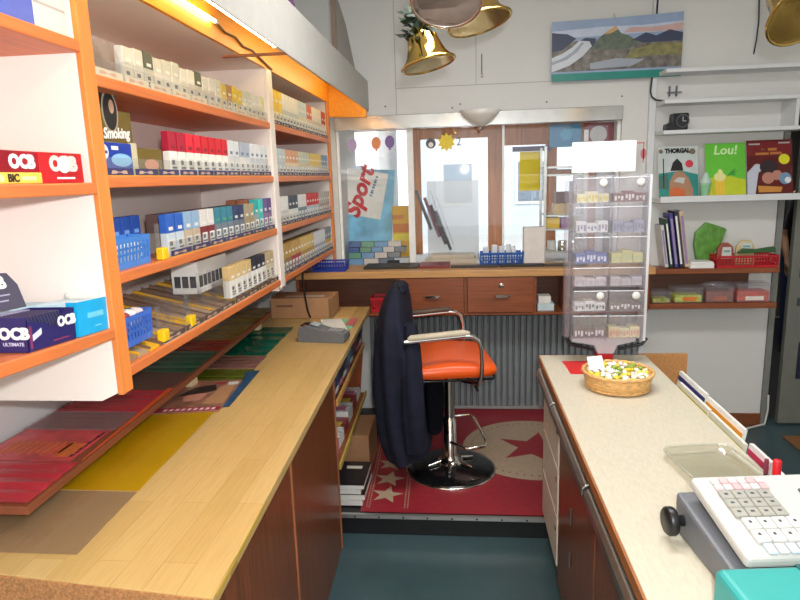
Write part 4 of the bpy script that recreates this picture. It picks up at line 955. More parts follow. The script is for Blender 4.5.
# ------------------------------------------------------------------ left wall shelving
XF, XBK = -.82, -1.16     # front edge, back panel
lsu = thing('wall_shelving', 'tall white and orange wall shelving of cigarette packs along the left wall', 'shelving', (-.99, 2.3, 1.16))
obj('back_panel', M().box(XBK - .015, XBK, .45, 4.03, 1.19, 2.1455), BACKP, lsu)
def shelf_run(y0, y1, zs, th):
    for z in zs:
        b = obj('shelf_board', M().box(XBK + .0005, XF, y0, y1, z - th, z), ORANGE, lsu, .003)
A_Z = [1.985, 1.681, 1.342]; B_Z = [1.923, 1.695, 1.466, 1.234]
shelf_run(.47, 1.3555, A_Z[:2], .026)
SAG = .066
obj('shelf_board', M().prism([(.47, A_Z[2] - .026 + SAG * .89), (1.3555, A_Z[2] - .026), (1.3555, A_Z[2]), (.47, A_Z[2] + SAG * .89)], XBK + .0005, XF, 'yz'), ORANGE, lsu, .003); shelf_run(1.4045, 2.7155, B_Z, .027); shelf_run(2.7845, 3.9395, B_Z, .026)
def divider(y0, y1, z0, z1, edge_m, notch=False):
    d = obj('divider', M().prism([(XBK, z0), (XF - .055 if notch else XF - .013, z0), (XF - .013, z0 + (.02 if notch else 0)), (XF - .013, z1), (XBK, z1)], y0, y1, 'xz'), LAM, lsu)
    obj('front_edge', M().box(XF - .0127, XF + .001, y0, y1, z0 + .015, z1), edge_m, d, .002)
divider(1.356, 1.404, 1.16, 2.1455, ORANGEZ, True)
divider(2.716, 2.784, 1.18, 2.1455, LAM)
divider(3.94, 3.989, 1.11, 2.1455, ORANGEZ)
obj('divider', M().box(XBK, XF, .452, .4695, 1.16, 2.1455), LAM, lsu)
obj('shelf_hook', M().box(-1.155, -1.10, 1.4045, 1.41, 2.03, 2.045), BLACK, lsu)
for z, y in ((1.92, 2.70), (1.46, 2.71), (1.80, 1.352), (1.52, 1.352)):
    obj('screw_cap', M().lathe([(.008, 0), (.006, .003), (0, .003)], (-.93, y + .015 if y > 2 else y + .0038, z - .1), 10, T=Matrix.Rotation(R(90), 4, 'X')), OFFW, lsu)
# light canopy above the shelving
cy = thing('light_canopy', 'orange and cream light canopy running above the left wall shelving', 'canopy', (-.75, 2.2, 2.115))
obj('orange_board', M().box(XF - .013, XF, .45, 3.9895, 2.146, 2.2565), CANO, cy)
obj('soffit_panel', M().box(XBK - .015, XF - .0135, .45, 4.03, 2.146, 2.158), LAM, cy)
obj('fascia', M().box(-.581, -.575, .45, 4.045, 2.09, 2.272), mat('cream_fascia', (180, 177, 169), .6, noise=.03), cy, .002)
obj('top_board', M().box(-1.38, -.5815, .45, 4.045, 2.257, 2.272), WHITE, cy)
obj('end_board', M().prism([(XF, 2.06), (-.585, 2.05), (-.585, 2.256), (XF, 2.256)], 3.99, 4.02, 'xz'), CANO, cy)
obj('cross_strip', M().box(XF + .0005, -.5815, 2.20, 2.215, 2.098, 2.106), C(120, 70, 40), cy)
TUBE = mat('tube_glow', (255, 232, 178), .4, noise=.0, emit=24)
def tube_light(label, x, z, y0, y1):
    t = thing('tube_light', label, 'lamp', (x, (y0 + y1) / 2, z))
    obj('tube', M().tube([(x, y0, z), (x, y1, z)], .005, 12), TUBE, t)
    obj('end_cap', M().box(x - .006, x + .006, y0 - .02, y0 - .0005, z - .006, z + .0065), OFFW, t); obj('end_cap', M().box(x - .006, x + .006, y1 + .0005, y1 + .02, z - .006, z + .0065), OFFW, t)
tube_light('long glowing tube lamp along the canopy edge above the near shelves', -.590, 2.098, .75, 2.06)
tube_light('shorter glowing tube lamp mounted on the orange canopy board', -.808, 2.20, .75, 2.13)
tube_light('glowing tube lamp hidden inside the canopy towards the back wall', -.66, 2.225, 2.30, 3.90)
tag(obj('lamp_cable', M().tube([(-.812, 2.16, 2.20), (-.8145, 2.24, 2.188), (-.8145, 2.34, 2.194), (-.8145, 2.42, 2.176), (-.8145, 2.52, 2.182), (-.8145, 2.66, 2.165), (-.8145, 2.78, 2.15)], .004, 6), C(110, 70, 40)), 'thin brown lamp cable sagging along the orange canopy board', 'cable')
lb_ = thing('leaning_board', 'grey board with a brown edge standing on top of the light canopy', 'board', (-.64, 3.5, 2.2725))
obj('panel', M().prism([(3.28, 2.273), (3.82, 2.273), (3.82, 2.31), (3.56, 2.50), (3.28, 2.60)], -.63, -.615, 'yz'), C(150, 144, 136), lb_)
obj('panel_edge', M().box(-.637, -.613, 3.262, 3.279, 2.273, 2.605), C(120, 100, 84), lb_)
tag(obj('small_figure', M().lathe([(.03, 0), (.034, .02), (.02, .06), (.026, .09), (.014, .12), (0, .126)], (-.68, 2.62, 2.273), 16), C(110, 60, 110)), 'small purple ornament on top of the light canopy nearer than the grey board', 'ornament')

# ---- packs
PKM = {}
def pack_mesh(kind, top, low, w, h, d):
    key_ = (kind, top, low, w, h, d)
    return PKM.get(key_), key_
def marks(w, h, d, seed_):
    r_ = random.Random(seed_); b = M()
    b.box(d - .0001, d + .0006, -w * .38, w * .38, h * .06, h * .40, 0)
    b.box(d + .0005, d + .0011, -w * .30, w * .05, h * .26, h * .36, 1); b.box(d + .0005, d + .0011, -w * .30, w * .30, h * .17, h * .21, 1); b.box(d + .0005, d + .0011, -w * .30, w * .2, h * .10, h * .13, 1)
    return b
MID = C(84, 84, 88)
def pack(y, z, x, top, low, h=.10, w=.054, d=.022, mark=None, lean=0):
    """cigarette pack: carton, lid and warning print; x is the pack's back"""
    q = (top, low, h, w, d, mark)
    if q in PKM:
        o = copy_tree(PKM[q])
    else:
        o = bpy.data.objects.new('cigarette_pack', None); COL.objects.link(o)
        obj('carton', M().box(0, d, -w / 2, w / 2, 0, h * .56), C(*low), o, .0012, True, 1)
        obj('lid', M().box(0, d, -w / 2, w / 2, h * .5605, h), C(*top), o, .0012, True, 1)
        obj('warning_print', marks(w, h, d, 1), [PAPER if sum(low) < 500 else C(216, 210, 200), MID], o, 0, True)
        obj('brand_print', M().box(d - .0001, d + .0006, -w * .25, w * .25, h * .62, h * .70), C(*(mark or (236, 232, 226))), o, 0, True)
        PKM[q] = o
    o.location = (x, y, z + .0006); o.rotation_euler = (0, lean, 0)
    return o
def spack(y, z, x, top, low, h=.12, w=.05, d=.022):
    """the same in one small mesh for the far shelves"""
    q = ('s', top, low, h, w, d)
    if q in PKM: o = PKM[q].copy(); COL.objects.link(o)
    else:
        b = M(); b.box(0, d, -w / 2, w / 2, 0, h * .52, 0); b.box(0, d, -w / 2, w / 2, h * .5201, h, 1)
        b.box(d, d + .0006, -w * .36, w * .36, h * .08, h * .38, 2); b.box(d + .0002, d + .0011, -w * .26, w * .26, h * .2, h * .26, 3); b.box(d, d + .0008, -w * .2, w * .25, h * .66, h * .74, 2)
        o = obj('cigarette_pack', b, [C(*low), C(*top), PAPER, MID], None, 0, True); PKM[q] = o
    o.location = (x, y, z + .0006)
    return o
def label_rows(items, where, grp):
    """items: (object, colour word) from near to far; each gets its own place in its row"""
    run = {}
    tot = {}
    for o, c in items: tot[c] = tot.get(c, 0) + 1
    for o, c in items:
        n = run.get(c, 0); run[c] = n + 1
        tag(o, ('%s %s pack from the left%s' % (ORD[n], c, where)) if tot[c] > 1 else ('only %s pack%s' % (c, where)), 'cigarette pack', grp)
W_ = (238, 234, 226)
def rail(bay, z, y0, y1, label, band, hi=.05, dark=(60, 56, 96)):
    """clear front lip with a strip of small picture labels"""
    t = thing('label_rail', label, 'rail', (XF - .012, (y0 + y1) / 2, z))
    obj('front_lip', M().box(XF - .010, XF - .008, y0, y1, z + .0006, z + hi), CLEAR, t)
    n = int((y1 - y0) / .13); g = (y1 - y0) / n
    for i in range(n):
        a = y0 + i * g + .006
        s_ = obj('price_label', M().box(XF - .0078, XF - .0066, a, a + g - .012, z + .003, z + .019), C(*dark), t)
        b0 = a + .016; b1 = b0 + (g - .012) * .62
        m_ = M().prism([(b0, z + .006), (b0 + .02, z + .006), (b0 + .028, z + .009), (b1 - .028, z + .009), (b1 - .02, z + .006), (b1, z + .006), (b1 - .004, z + .014), (b1 - .018, z + .014), (b1 - .03, z + .011), (b0 + .03, z + .011), (b0 + .018, z + .014), (b0 + .004, z + .014)], XF - .0065, XF - .006, 'yz')
        obj('label_print', m_, C(190, 160, 140), s_)
    obj('base_strip', M().box(XF - .012, XF - .0055, y0, y1, z + .0004, z + .0026), C(*band), t)
X1 = XF - .038       # back of a front-row pack
DIV = clear('divider_acrylic', (246, 248, 248), .045, .12, .02)
# near bay, top shelf
rowc = [((214, 214, 208), (196, 196, 190), 'silver'), ((214, 214, 208), (196, 196, 190), 'silver'), ((90, 92, 84), (190, 190, 180), 'dark grey'), ((206, 206, 196), (216, 214, 206), 'pale grey'), ((206, 206, 196), (216, 214, 206), 'pale grey'), ((206, 206, 196), (216, 214, 206), 'pale grey'),
    ((226, 224, 216), (206, 200, 190), 'white'), ((226, 224, 216), (206, 200, 190), 'white'), ((92, 98, 80), (196, 190, 176), 'olive grey'), ((226, 224, 216), (206, 200, 190), 'white'), ((226, 224, 216), (206, 200, 190), 'white'), ((216, 212, 196), (226, 222, 210), 'cream'), ((216, 190, 70), (220, 200, 130), 'yellow'), ((180, 130, 90), (196, 150, 110), 'tan'),
    ((226, 196, 50), (216, 186, 80), 'golden'), ((226, 196, 50), (216, 186, 80), 'golden'), ((206, 210, 196), (220, 220, 206), 'pale green'), ((206, 210, 196), (220, 220, 206), 'pale green'), ((222, 220, 214), (210, 206, 196), 'off-white'), ((222, 220, 214), (210, 206, 196), 'off-white'), ((226, 220, 170), (216, 212, 196), 'pale yellow')]
it = []
for i, (a, b, n) in enumerate(rowc):
    it.append((pack(1.585 + i * .0545, B_Z[0], X1, a, b, .092 + .008 * ((i * 7) % 3) / 2, .048, .022), n))
label_rows(it, ' on the top shelf, near bay', 'packs on the top shelf of the near bay')
# standing clear dividers at left
def acr(x, y, z, h, lab, w=.06, rz=0):
    t = thing('acrylic_divider', lab, 'divider', (x, y, z + .0006), rz, 'clear acrylic dividers on the shelves')
    obj('upright_plate', M().prism([(-.09, 0), (w - .05, 0), (w - .05, h * .6), (w - .07, h), (-.09, h)], -.0015, .0015, 'xz'), DIV, t, 0, True)
    obj('foot_plate', M().box(-.09, w - .05, -.020, -.0016, 0, .002), CLEAR, t, 0, True)
for i, y in enumerate((1.47, 1.51, 1.55)): acr(-.85, y, B_Z[0], .10, '%s clear divider from the left on the top shelf, near bay' % ORD[i])
rail('near', B_Z[0], 1.41, 2.71, 'clear front lip along the top shelf of the near bay', (206, 186, 150), .04, (200, 196, 180))
# near bay, second shelf
OLV = mat('olive_print', (112, 92, 34), .45, noise=.08)
sc = thing('display_card', 'olive display card with an oval portrait and Smoking lettering on second shelf', 'display card', (-.87, 1.48, B_Z[1]))
obj('card', M().box(-.872, -.868, 1.47, 1.625, B_Z[1] + .062, B_Z[1] + .165), OLV, sc)
obj('card_stand', M().box(-.900, -.8725, 1.47, 1.625, B_Z[1] + .0006, B_Z[1] + .0615), OLV, sc)
ov = M(); ov.add([(-.8675, 1.528 + .037 * math.cos(q), B_Z[1] + .160 + .052 * math.sin(q)) for q in [2 * math.pi * i / 28 for i in range(28)]] , [tuple(range(28))], 0)
ov.add([(-.867, 1.528 + .031 * math.cos(q), B_Z[1] + .160 + .046 * math.sin(q)) for q in [2 * math.pi * i / 28 for i in range(28)]], [tuple(range(28))], 1)
ov.add([(-.8665, 1.535 + .012 * math.cos(q), B_Z[1] + .172 + .017 * math.sin(q)) for q in [2 * math.pi * i / 16 for i in range(16)]], [tuple(range(16))], 2)
ov.box(-.872, -.8677, 1.495, 1.561, B_Z[1] + .150, B_Z[1] + .205, 1)
obj('oval_portrait', ov, [C(170, 160, 140), C(36, 32, 30), C(200, 160, 130)], sc)
text('Smoking', .036, sc, PAPER, frame((-.8665, 1.545, B_Z[1] + .107), (0, 1, .06), (0, 0, 1)), bold=.0012, shear=.2)
text('Gold', .02, sc, C(210, 190, 140), frame((-.867, 1.60, B_Z[1] + .072), (0, 1, .0), (0, 0, 1)))
tb = thing('tissue_carton', 'blue carton with pale blue picture and white round mark on second shelf', 'carton', (-.87, 1.49, B_Z[1]))
obj('carton_body', M().box(-.8665, -.842, 1.412, 1.565, B_Z[1] + .0006, B_Z[1] + .082), C(24, 58, 160, .35), tb, .002)
obj('print_picture', M().add([(-.8412, 1.512 + .048 * math.cos(q), B_Z[1] + .040 + .016 * math.sin(q)) for q in [2 * math.pi * i / 20 for i in range(20)]], [tuple(range(20))]), C(140, 190, 226), tb)
rm = M(); rm.add([(-.8412, 1.437 + .018 * math.cos(q), B_Z[1] + .058 + .018 * math.sin(q)) for q in [2 * math.pi * i / 20 for i in range(20)]], [tuple(range(20))]); rm.box(-.8418, -.8410, 1.47, 1.50, B_Z[1] + .064, B_Z[1] + .073)
obj('white_mark', rm, PAPER, tb)
obj('round_mark_print', M().box(-.8409, -.8402, 1.425, 1.449, B_Z[1] + .054, B_Z[1] + .061), C(60, 80, 150), tb)
ob_ = thing('olive_carton', 'olive carton with a pink printed oval beside the blue carton', 'carton', (-.88, 1.68, B_Z[1]))
obj('carton_body', M().box(-.915, -.85, 1.60, 1.745, B_Z[1] + .0006, B_Z[1] + .075), OLV, ob_, .002)
obj('print_picture', M().add([(-.8492, 1.68 + .04 * math.cos(q), B_Z[1] + .032 + .015 * math.sin(q)) for q in [2 * math.pi * i / 18 for i in range(18)]], [tuple(range(18))]), C(206, 140, 110), ob_)
tag(obj('beige_card', M().box(-.852, -.845, 1.568, 1.598, B_Z[1] + .0006, B_Z[1] + .085), C(206, 196, 160), None, .001), 'narrow beige card standing between the blue and olive cartons', 'card')
rowc = [((176, 26, 56), W_, 'dark red')] * 2 + [((226, 40, 60), W_, 'red')] * 2 + [((214, 34, 48), W_, 'bright red')] * 4 + [((222, 224, 226), (206, 206, 204), 'white')] * 2 + [((176, 184, 196), (216, 214, 210), 'slate')] * 2 + [((226, 228, 230), (196, 200, 206), 'pale blue-white')] * 4
it = []
for i, (a, b, n) in enumerate(rowc): it.append((pack(1.79 + i * .0590, B_Z[1], X1, a, b, .128, .0485, .022, (150, 30, 50) if 'red' in n else (120, 130, 150)), n))
label_rows(it, ' on the second shelf, near bay', 'packs on the second shelf of the near bay')
rail('near', B_Z[1], 1.41, 2.71, 'clear front lip with dark labels on the second shelf, near bay', (216, 160, 40), .045)
# near bay, third shelf
it = []
for i in range(4): it.append((pack(1.505 + i * .0520, B_Z[2], -.927, (36, 76, 160), (110, 160, 210), .124, .0455, .022, (120, 160, 214)), 'blue back-row'))
BL = ((44, 96, 186), (196, 206, 214), 'blue'); BG = ((150, 180, 210), (196, 176, 150), 'pale blue'); DR = ((226, 220, 214), (130, 50, 54), 'white and dark red'); GB = ((60, 130, 150), (120, 130, 140), 'teal green'); NV = ((52, 64, 100), (110, 116, 130), 'navy')
rowc = [BL, BL, BG, BG, DR, DR, GB, GB, GB, NV, NV, ((176, 160, 130), (170, 150, 120), 'beige'), ((176, 160, 130), (170, 150, 120), 'beige'), ((50, 170, 170), (150, 170, 170), 'turquoise'), ((70, 206, 190), (80, 190, 190), 'shiny aqua'), ((110, 90, 150), (140, 110, 150), 'violet'), ((96, 70, 130), (130, 100, 140), 'purple')]
for i, (a, b, n) in enumerate(rowc):
    it.append((pack(1.725 + i * .0595, B_Z[2], X1, a, b, .122 if i < 13 else .135, .0495, .022, (90, 160, 110) if n == 'teal green' else None), n))
label_rows(it, ' on the third shelf, near bay', 'packs on the third shelf of the near bay')
it = []
for i in range(13):
    c = [(110, 84, 80), (130, 120, 110), (96, 100, 110), (120, 104, 96)][i % 4] if i < 10 else (176, 110, 80)
    for k in range(2): it.append((spack(1.83 + i * .066, B_Z[2], -.905 - k * .045, c, (150, 140, 130), .118 if i < 10 else .135, .054, .04), ('brown grey', 'copper')[i >= 10] + (' second-row', ' third-row')[k]))
label_rows(it, ' on the third shelf, near bay', 'packs behind the front row on the third shelf')
basket('blue_basket', 'blue plastic basket with a white slip at the left of the third shelf', -.900, -.842, 1.412, 1.60, B_Z[2] + .0006, B_Z[2] + .078, (70, 130, 206), .006)
tag(obj('paper_slip', M().box(-.893, -.86, 1.425, 1.59, B_Z[2] + .006, B_Z[2] + .058, 0), PAPER, None, .004), 'white folded slip lying in the blue third-shelf basket', 'paper')
def yellow_tag(y, z, lab):
    t = thing('yellow_clip', lab, 'clip', (-.835, y, z))
    obj('clip_body', M().box(-.845, -.822, y - .017, y + .017, z + .0006, z + .034), C(240, 196, 20, .35), t, .004)
    obj('clear_arm', M().box(-.845, -.842, y - .012, y + .012, z + .0345, z + .10), CLEAR, t)
yellow_tag(1.655, B_Z[2], 'yellow clip with clear arm on the third shelf beside the blue basket')
rail('near', B_Z[2], 1.69, 2.71, 'clear front lip with dark labels on the third shelf, near bay', (216, 170, 60), .045)
# near bay, bottom shelf
tr = thing('pusher_tray', 'brown and yellow striped empty pusher tray on the bottom shelf, near bay', 'tray', (-1.0, 2.0, B_Z[3]))
LB = [C(150, 118, 92), C(176, 146, 116), C(226, 172, 30), C(126, 96, 78)]
y = 1.41
for i in range(22):
    k = [0, 1, 2, 0, 1, 0, 2, 1, 0, 1, 0][i % 11]; w = .058
    z = B_Z[3] + .0008
    b = M().prism([(XF - .014, z), (XF - .014, z + .006), (XBK + .03, z + .075), (XBK + .03, z)], y + .001, y + w - .003, 'xz')
    obj('lane', b, LB[k], tr)
    obj('lane_rib', M().prism([(XF - .014, z + .0065), (XF - .014, z + .012), (XBK + .03, z + .084), (XBK + .03, z + .0755)], y + .002, y + .008, 'xz'), LB[2] if i % 3 == 1 else LB[3], tr)
    y += w + .0008
TZ = B_Z[3] + .02
basket('blue_basket', 'blue plastic basket of crumpled wrappers at the left of the bottom shelf', -.90, -.846, 1.412, 1.575, TZ + .012, TZ + .092, (66, 110, 200), .006)
for i, (yy, c, n) in enumerate(((1.44, (226, 206, 200), 'pale pink'), (1.475, (150, 50, 60), 'dark red'), (1.51, (236, 232, 226), 'white'), (1.545, (216, 196, 190), 'beige'))):
    T = rotm(x=R(20 * (i - 1)), y=R(15), z=R(12 * i), t=(-.872, yy, TZ + .078))
    tag(obj('crumpled_wrapper', M().box(-.017, .017, -.013, .013, -.02, .022, 0, T), C(*c), None, .008), '%s crumpled wrapper lying in the blue bottom-shelf basket' % n, 'wrapper', 'wrappers in the blue basket')
yellow_tag(1.61, TZ - .012, 'yellow clip on the bottom shelf right of the blue basket')
yellow_tag(1.79, TZ - .012, 'yellow clip between the clear dividers on the bottom shelf')
for i, yy in enumerate((1.66, 1.78, 1.90, 2.01, 2.10)):
    t = thing('acrylic_divider', '%s clear divider from the left on the bottom shelf, near bay' % ORD[i], 'divider', (-.852, yy, TZ + .011), 0, 'clear acrylic dividers on the bottom shelf')
    obj('upright_plate', M().prism([(-.05, 0), (.015, 0), (.015, .07), (.0, .10), (-.05, .11)], -.0012, .0012, 'xz'), DIV, t, 0, True)
    obj('front_plate', M().box(.0155, .0175, -.035, .03, .0, .075), DIV, t, 0, True)
bw = thing('open_carton', 'white carton with black grid print on the bottom shelf, near bay', 'carton', (-.95, 2.16, TZ))
obj('carton_body', M().box(-1.0, -.905, 2.03, 2.30, TZ + .043, TZ + .155), PAPER, bw, .002)
g_ = M()
for i in range(6): g_.box(-.9045, -.904, 2.04 + i * .036, 2.068 + i * .036, TZ + .065, TZ + .105, 0)
for i in range(3): g_.box(-.99 + i * .028, -.968 + i * .028, 2.0285, 2.0295, TZ + .065, TZ + .105, 0)
obj('grid_print', g_, C(70, 70, 74), bw)
rowc = [((222, 190, 130), (232, 228, 220), 'white and gold')] * 4 + [((40, 44, 60), (236, 234, 230), 'white and navy')] * 3 + [((190, 170, 130), (206, 196, 170), 'tan')] * 2
it = []
for i, (a, b, n) in enumerate(rowc): it.append((pack(2.165 + i * .0595, TZ + .0045, X1 - .004, a, b, .115, .0535, .03), n))
label_rows(it, ' on the bottom shelf, near bay', 'packs on the bottom shelf of the near bay')
rail('near', B_Z[3], 1.60, 2.71, 'clear front lip with small labels on the bottom shelf, near bay', (206, 186, 150), .028, (90, 70, 60))
# far bay
random.seed(11)
FAR = [[((236, 200, 60), (230, 200, 90), 'yellow')] * 3 + [((232, 230, 224), (196, 206, 206), 'white')] * 5 + [((196, 216, 226), (220, 216, 200), 'pale blue')] * 3 + [((206, 110, 90), (220, 200, 190), 'red')] * 2 + [((232, 226, 216), (206, 200, 190), 'cream')] * 4 + [((206, 80, 70), (232, 220, 210), 'coral')] * 2,
       [((196, 206, 206), (190, 196, 190), 'grey')] * 3 + [((216, 160, 120), (226, 200, 170), 'peach')] * 4 + [((196, 200, 180), (206, 190, 150), 'khaki')] * 4 + [((226, 196, 90), (216, 196, 140), 'yellow')] * 5 + [((130, 160, 196), (190, 196, 200), 'blue')] * 3,
       [((232, 232, 230), (206, 204, 200), 'white')] * 3 + [((66, 76, 92), (226, 224, 220), 'dark slate')] * 3 + [((226, 224, 220), (120, 140, 150), 'white and slate')] * 3 + [((206, 50, 54), (190, 200, 206), 'red')] * 5 + [((190, 186, 180), (176, 160, 150), 'grey brown')] * 5,
       [((190, 150, 80), (150, 120, 80), 'golden brown')] * 3 + [((200, 160, 90), (176, 60, 80), 'gold and crimson')] * 3 + [((216, 186, 110), (190, 150, 80), 'gold')] * 5 + [((226, 228, 230), (176, 180, 190), 'white')] * 5 + [((140, 150, 160), (216, 170, 60), 'grey and amber')] * 3]
for r_ in range(4):
    it = []; n = len(FAR[r_]); g = 1.135 / n
    for i, (a, b, nm) in enumerate(FAR[r_]):
        it.append((spack(2.795 + (i + .5) * g, B_Z[r_], X1 + .002, a, b, (.155, .125, .135, .145)[r_], g - .006, .022), nm))
    label_rows(it, ' on the %s shelf, far bay' % ('top', 'second', 'third', 'bottom')[r_], 'packs on the %s shelf of the far bay' % ('top', 'second', 'third', 'bottom')[r_])
    rail('far', B_Z[r_], 2.79, 3.935, 'clear front lip along the %s shelf of the far bay' % ('top', 'second', 'third', 'bottom')[r_], (216, 170, 60), .05)
    if r_ >= 2:
        it = []
        for i in range(12): it.append((spack(2.84 + i * .092, B_Z[r_], -.925, ((90, 60, 60), (150, 120, 60))[r_ - 2], (140, 120, 110), (.125, .135)[r_ - 2], .08, .05), ('maroon', 'ochre')[r_ - 2] + ' second-row'))
        label_rows(it, ' on the %s shelf, far bay' % ('third', 'bottom')[r_ - 2], 'second-row packs of the far bay')
# nearest bay: rolling-paper cartons
def carton(label, y0, y1, x0, x1, z0, z1, c, rz=0, cat='carton', name='printed_carton'):
    t = thing(name, label, cat, ((x0 + x1) / 2, (y0 + y1) / 2, z0 + .0006), rz)
    hx, hy = (x1 - x0) / 2, (y1 - y0) / 2
    o = obj('carton_body', M().box(-hx, hx, -hy, hy, 0, z1 - z0), c, t, .0015, True)
    return t, hx, hy, (z1 - z0)
def yz_text(t, s, size, x, y, z, m_, **k):
    Tm = Matrix.Translation(t.location) @ t.rotation_euler.to_matrix().to_4x4()
    f = Tm @ frame((x, y, z), (0, 1, 0), (0, 0, 1))
    return text(s, size, t, m_, f, **k)
Z = A_Z[1]
t, hx, hy, h = carton('yellow flat carton marked BIC under the left red rolling-paper carton', 1.0, 1.188, -.93, -.832, Z, Z + .021, C(236, 196, 80))
yz_text(t, 'BIC', .020, hx, .012, .010, C(40, 34, 30), bold=.0008)
obj('print', M().box(hx, hx + .0008, .035, .075, .006, .014).lathe([(.007, 0), (.007, .0008)], (hx, -.02, .010), 12, T=Matrix.Rotation(R(90), 4, 'Y')), C(250, 226, 160), t, 0, True)
t, hx, hy, h = carton('dark red rolling-paper carton marked OCB on top of the yellow carton', .985, 1.185, -.93, -.836, Z + .0215, Z + .062, mat('deep_red_carton', (150, 18, 34), .3, noise=.25, scale=12))
yz_text(t, 'OCB', .034, hx, .055, .019, C(250, 226, 232), bold=.0022); obj('print', M().prism([(-.055, .012), (-.01, .012), (.0, .032), (-.05, .036)], hx, hx + .0007, 'yz'), C(220, 70, 60), t, 0, True)
t, hx, hy, h = carton('red carton with a white patch over its OCB lettering, beside the shelf post', 1.192, 1.325, -.92, -.832, Z, Z + .062, mat('bright_red_carton', (186, 30, 36), .3, noise=.2, scale=10), R(-3))
yz_text(t, 'OCB', .040, hx, .004, .038, C(244, 206, 200), bold=.0028)
ptch = M(); ptch.add([(hx + .0018, .003 + .019 * math.cos(q), .038 + .018 * math.sin(q)) for q in [2 * math.pi * i / 18 for i in range(18)]], [tuple(range(18))]); obj('white_patch', ptch, PAPER, t, 0, True)
obj('print', M().box(hx, hx + .0006, -.02, .036, .008, .012), PAPER, t, 0, True)
# lowest shelf of the nearest bay
Z = A_Z[2]; IND = mat('indigo_carton', (40, 36, 96), .35, noise=.08)
TILT = -math.atan(SAG)
def zb(y): return A_Z[2] + SAG * (1.3555 - y) + .0012
def open_box(label, y0, y1, x0, x1, h):
    ym = (y0 + y1) / 2
    t = thing('open_display_box', label, 'box', ((x0 + x1) / 2, ym, zb(ym))); t.rotation_euler = (TILT, 0, 0)
    hx, hy = (x1 - x0) / 2, (y1 - y0) / 2; th = .0015
    b = M(); b.box(-hx, hx, -hy, hy, 0, th); b.box(-hx, -hx + th, -hy, hy, th, h); b.box(-hx, hx, -hy, -hy + th, th, h)
    b.prism([(-hy, th), (hy, th), (hy, h), (hy * .55, h * .98), (hy * .12, h * .52), (-hy * .25, h * .72), (-hy, h * .90)], hx - th, hx, 'yz'); b.box(-hx, hx, hy - th, hy, th, h)
    obj('box_body', b, IND, t, 0, True)
    n = 12
    for i in range(n):
        T = rotm(x=R(24), t=(0, -hy + .030 + i * (2 * hy - .036) / n, .004))
        obj('paper_booklet', M().box(-hx + .004, hx - .006, -.002, .002, 0, h * 1.02, 0, T), C(62, 58, 92), t, 0, True)
        obj('booklet_edge', M().box(-hx + .004, -hx + .03, -.0023, .0023, h * 1.022, h * 1.04, 0, T), C(150, 150, 176), t, 0, True)
    T = rotm(y=R(-19), t=(-hx, 0, h + .004))
    obj('lid_flap', M().prism([(-hy, 0), (hy * .85, 0), (hy * .86, .05), (hy * .62, .078), (-hy, .084)], -.001, .001, 'yz', 0, T), C(66, 62, 84), t, 0, True)
    for u, v, w_ in ((-.03, .030, .06), (-.03, .018, .05)): obj('flap_print', M().box(.0012, .0018, u, u + w_, v, v + .003, 0, T), C(170, 168, 190), t, 0, True)
    Tm = Matrix.Translation(t.location) @ t.rotation_euler.to_matrix().to_4x4()
    text('OCB', .036, t, PAPER, Tm @ T @ frame((.0012, -.008, .058), (0, 1, 0), (0, 0, 1)), bold=.002)
    f = Tm @ frame((hx - .028, -hy - .0002, .036), (1, 0, 0), (0, 0, 1))
    text('OCB', .030, t, PAPER, f, bold=.0018)
    f = Tm @ frame((hx - .030, -hy - .0002, .016), (1, 0, 0), (0, 0, 1))
    text('ULTIMATE', .0095, t, C(190, 190, 214), f, bold=.0002)
    return t, hx, hy, h
t, hx, hy, h = open_box('open dark indigo box of rolling papers marked OCB with its lid raised', 1.078, 1.226, -.932, -.832, .068)
yz_text(t, 'OCB', .028, hx, .046, .044, PAPER, bold=.0016); obj('print', M().prism([(-.060, .020), (-.034, .030), (-.034, .042), (-.060, .032)], hx, hx + .0007, 'yz'), C(206, 206, 226), t, 0, True); obj('red_print', M().box(hx, hx + .0006, -.068, -.062, .006, .05), C(130, 50, 90), t, 0, True); obj('red_line', M().box(hx, hx + .0006, .0, .05, .008, .011), C(130, 50, 90), t, 0, True)
t = thing('printed_carton', 'bright cyan and pale blue carton beside the orange shelf post', 'carton', (-.88, 1.29, zb(1.29))); t.rotation_euler = (TILT, 0, 0)
hx, hy = .050, .0555
obj('carton_body', M().box(-hx, hx - .002, -hy + .002, hy, 0, .072), C(196, 226, 236), t, .0015, True)
obj('front_panel', M().box(hx - .0019, hx, -hy, hy, 0, .076).box(hx - .026, hx - .002, -hy, -hy + .0019, 0, .076), C(30, 168, 222, .3), t, 0, True)
obj('print', M().box(hx, hx + .0007, -.02, .04, .036, .048), C(110, 200, 226), t, 0, True); obj('print', M().box(hx, hx + .0007, .005, .03, .014, .017), C(110, 200, 226), t, 0, True)
tag(obj('long_carton', M().prism([(1.0, zb(1.0)), (1.34, zb(1.34)), (1.34, zb(1.34) + .066), (1.0, zb(1.0) + .066)], -1.12, -.96, 'yz'), [C(190, 224, 236)], None, .002), 'pale blue long carton lying behind the indigo box', 'carton')
# top shelf of the nearest bay
Z = A_Z[0]
t, hx, hy, h = carton('blue carton on the top shelf of the nearest bay', 1.06, 1.235, -.96, -.835, Z, Z + .12, C(46, 86, 206, .35))
t, hx, hy, h = carton('white long carton beside the blue one on the top shelf, nearest bay', 1.245, 1.345, -1.05, -.84, Z, Z + .10, PAPER)
obj('carton_flap', M().box(-hx, hx - .002, -hy + .004, hy - .004, .1002, .108), PAPER, t, 0, True); obj('grey_line', M().box(hx, hx + .0006, -hy, hy, .05, .056), C(176, 176, 190), t, 0, True)

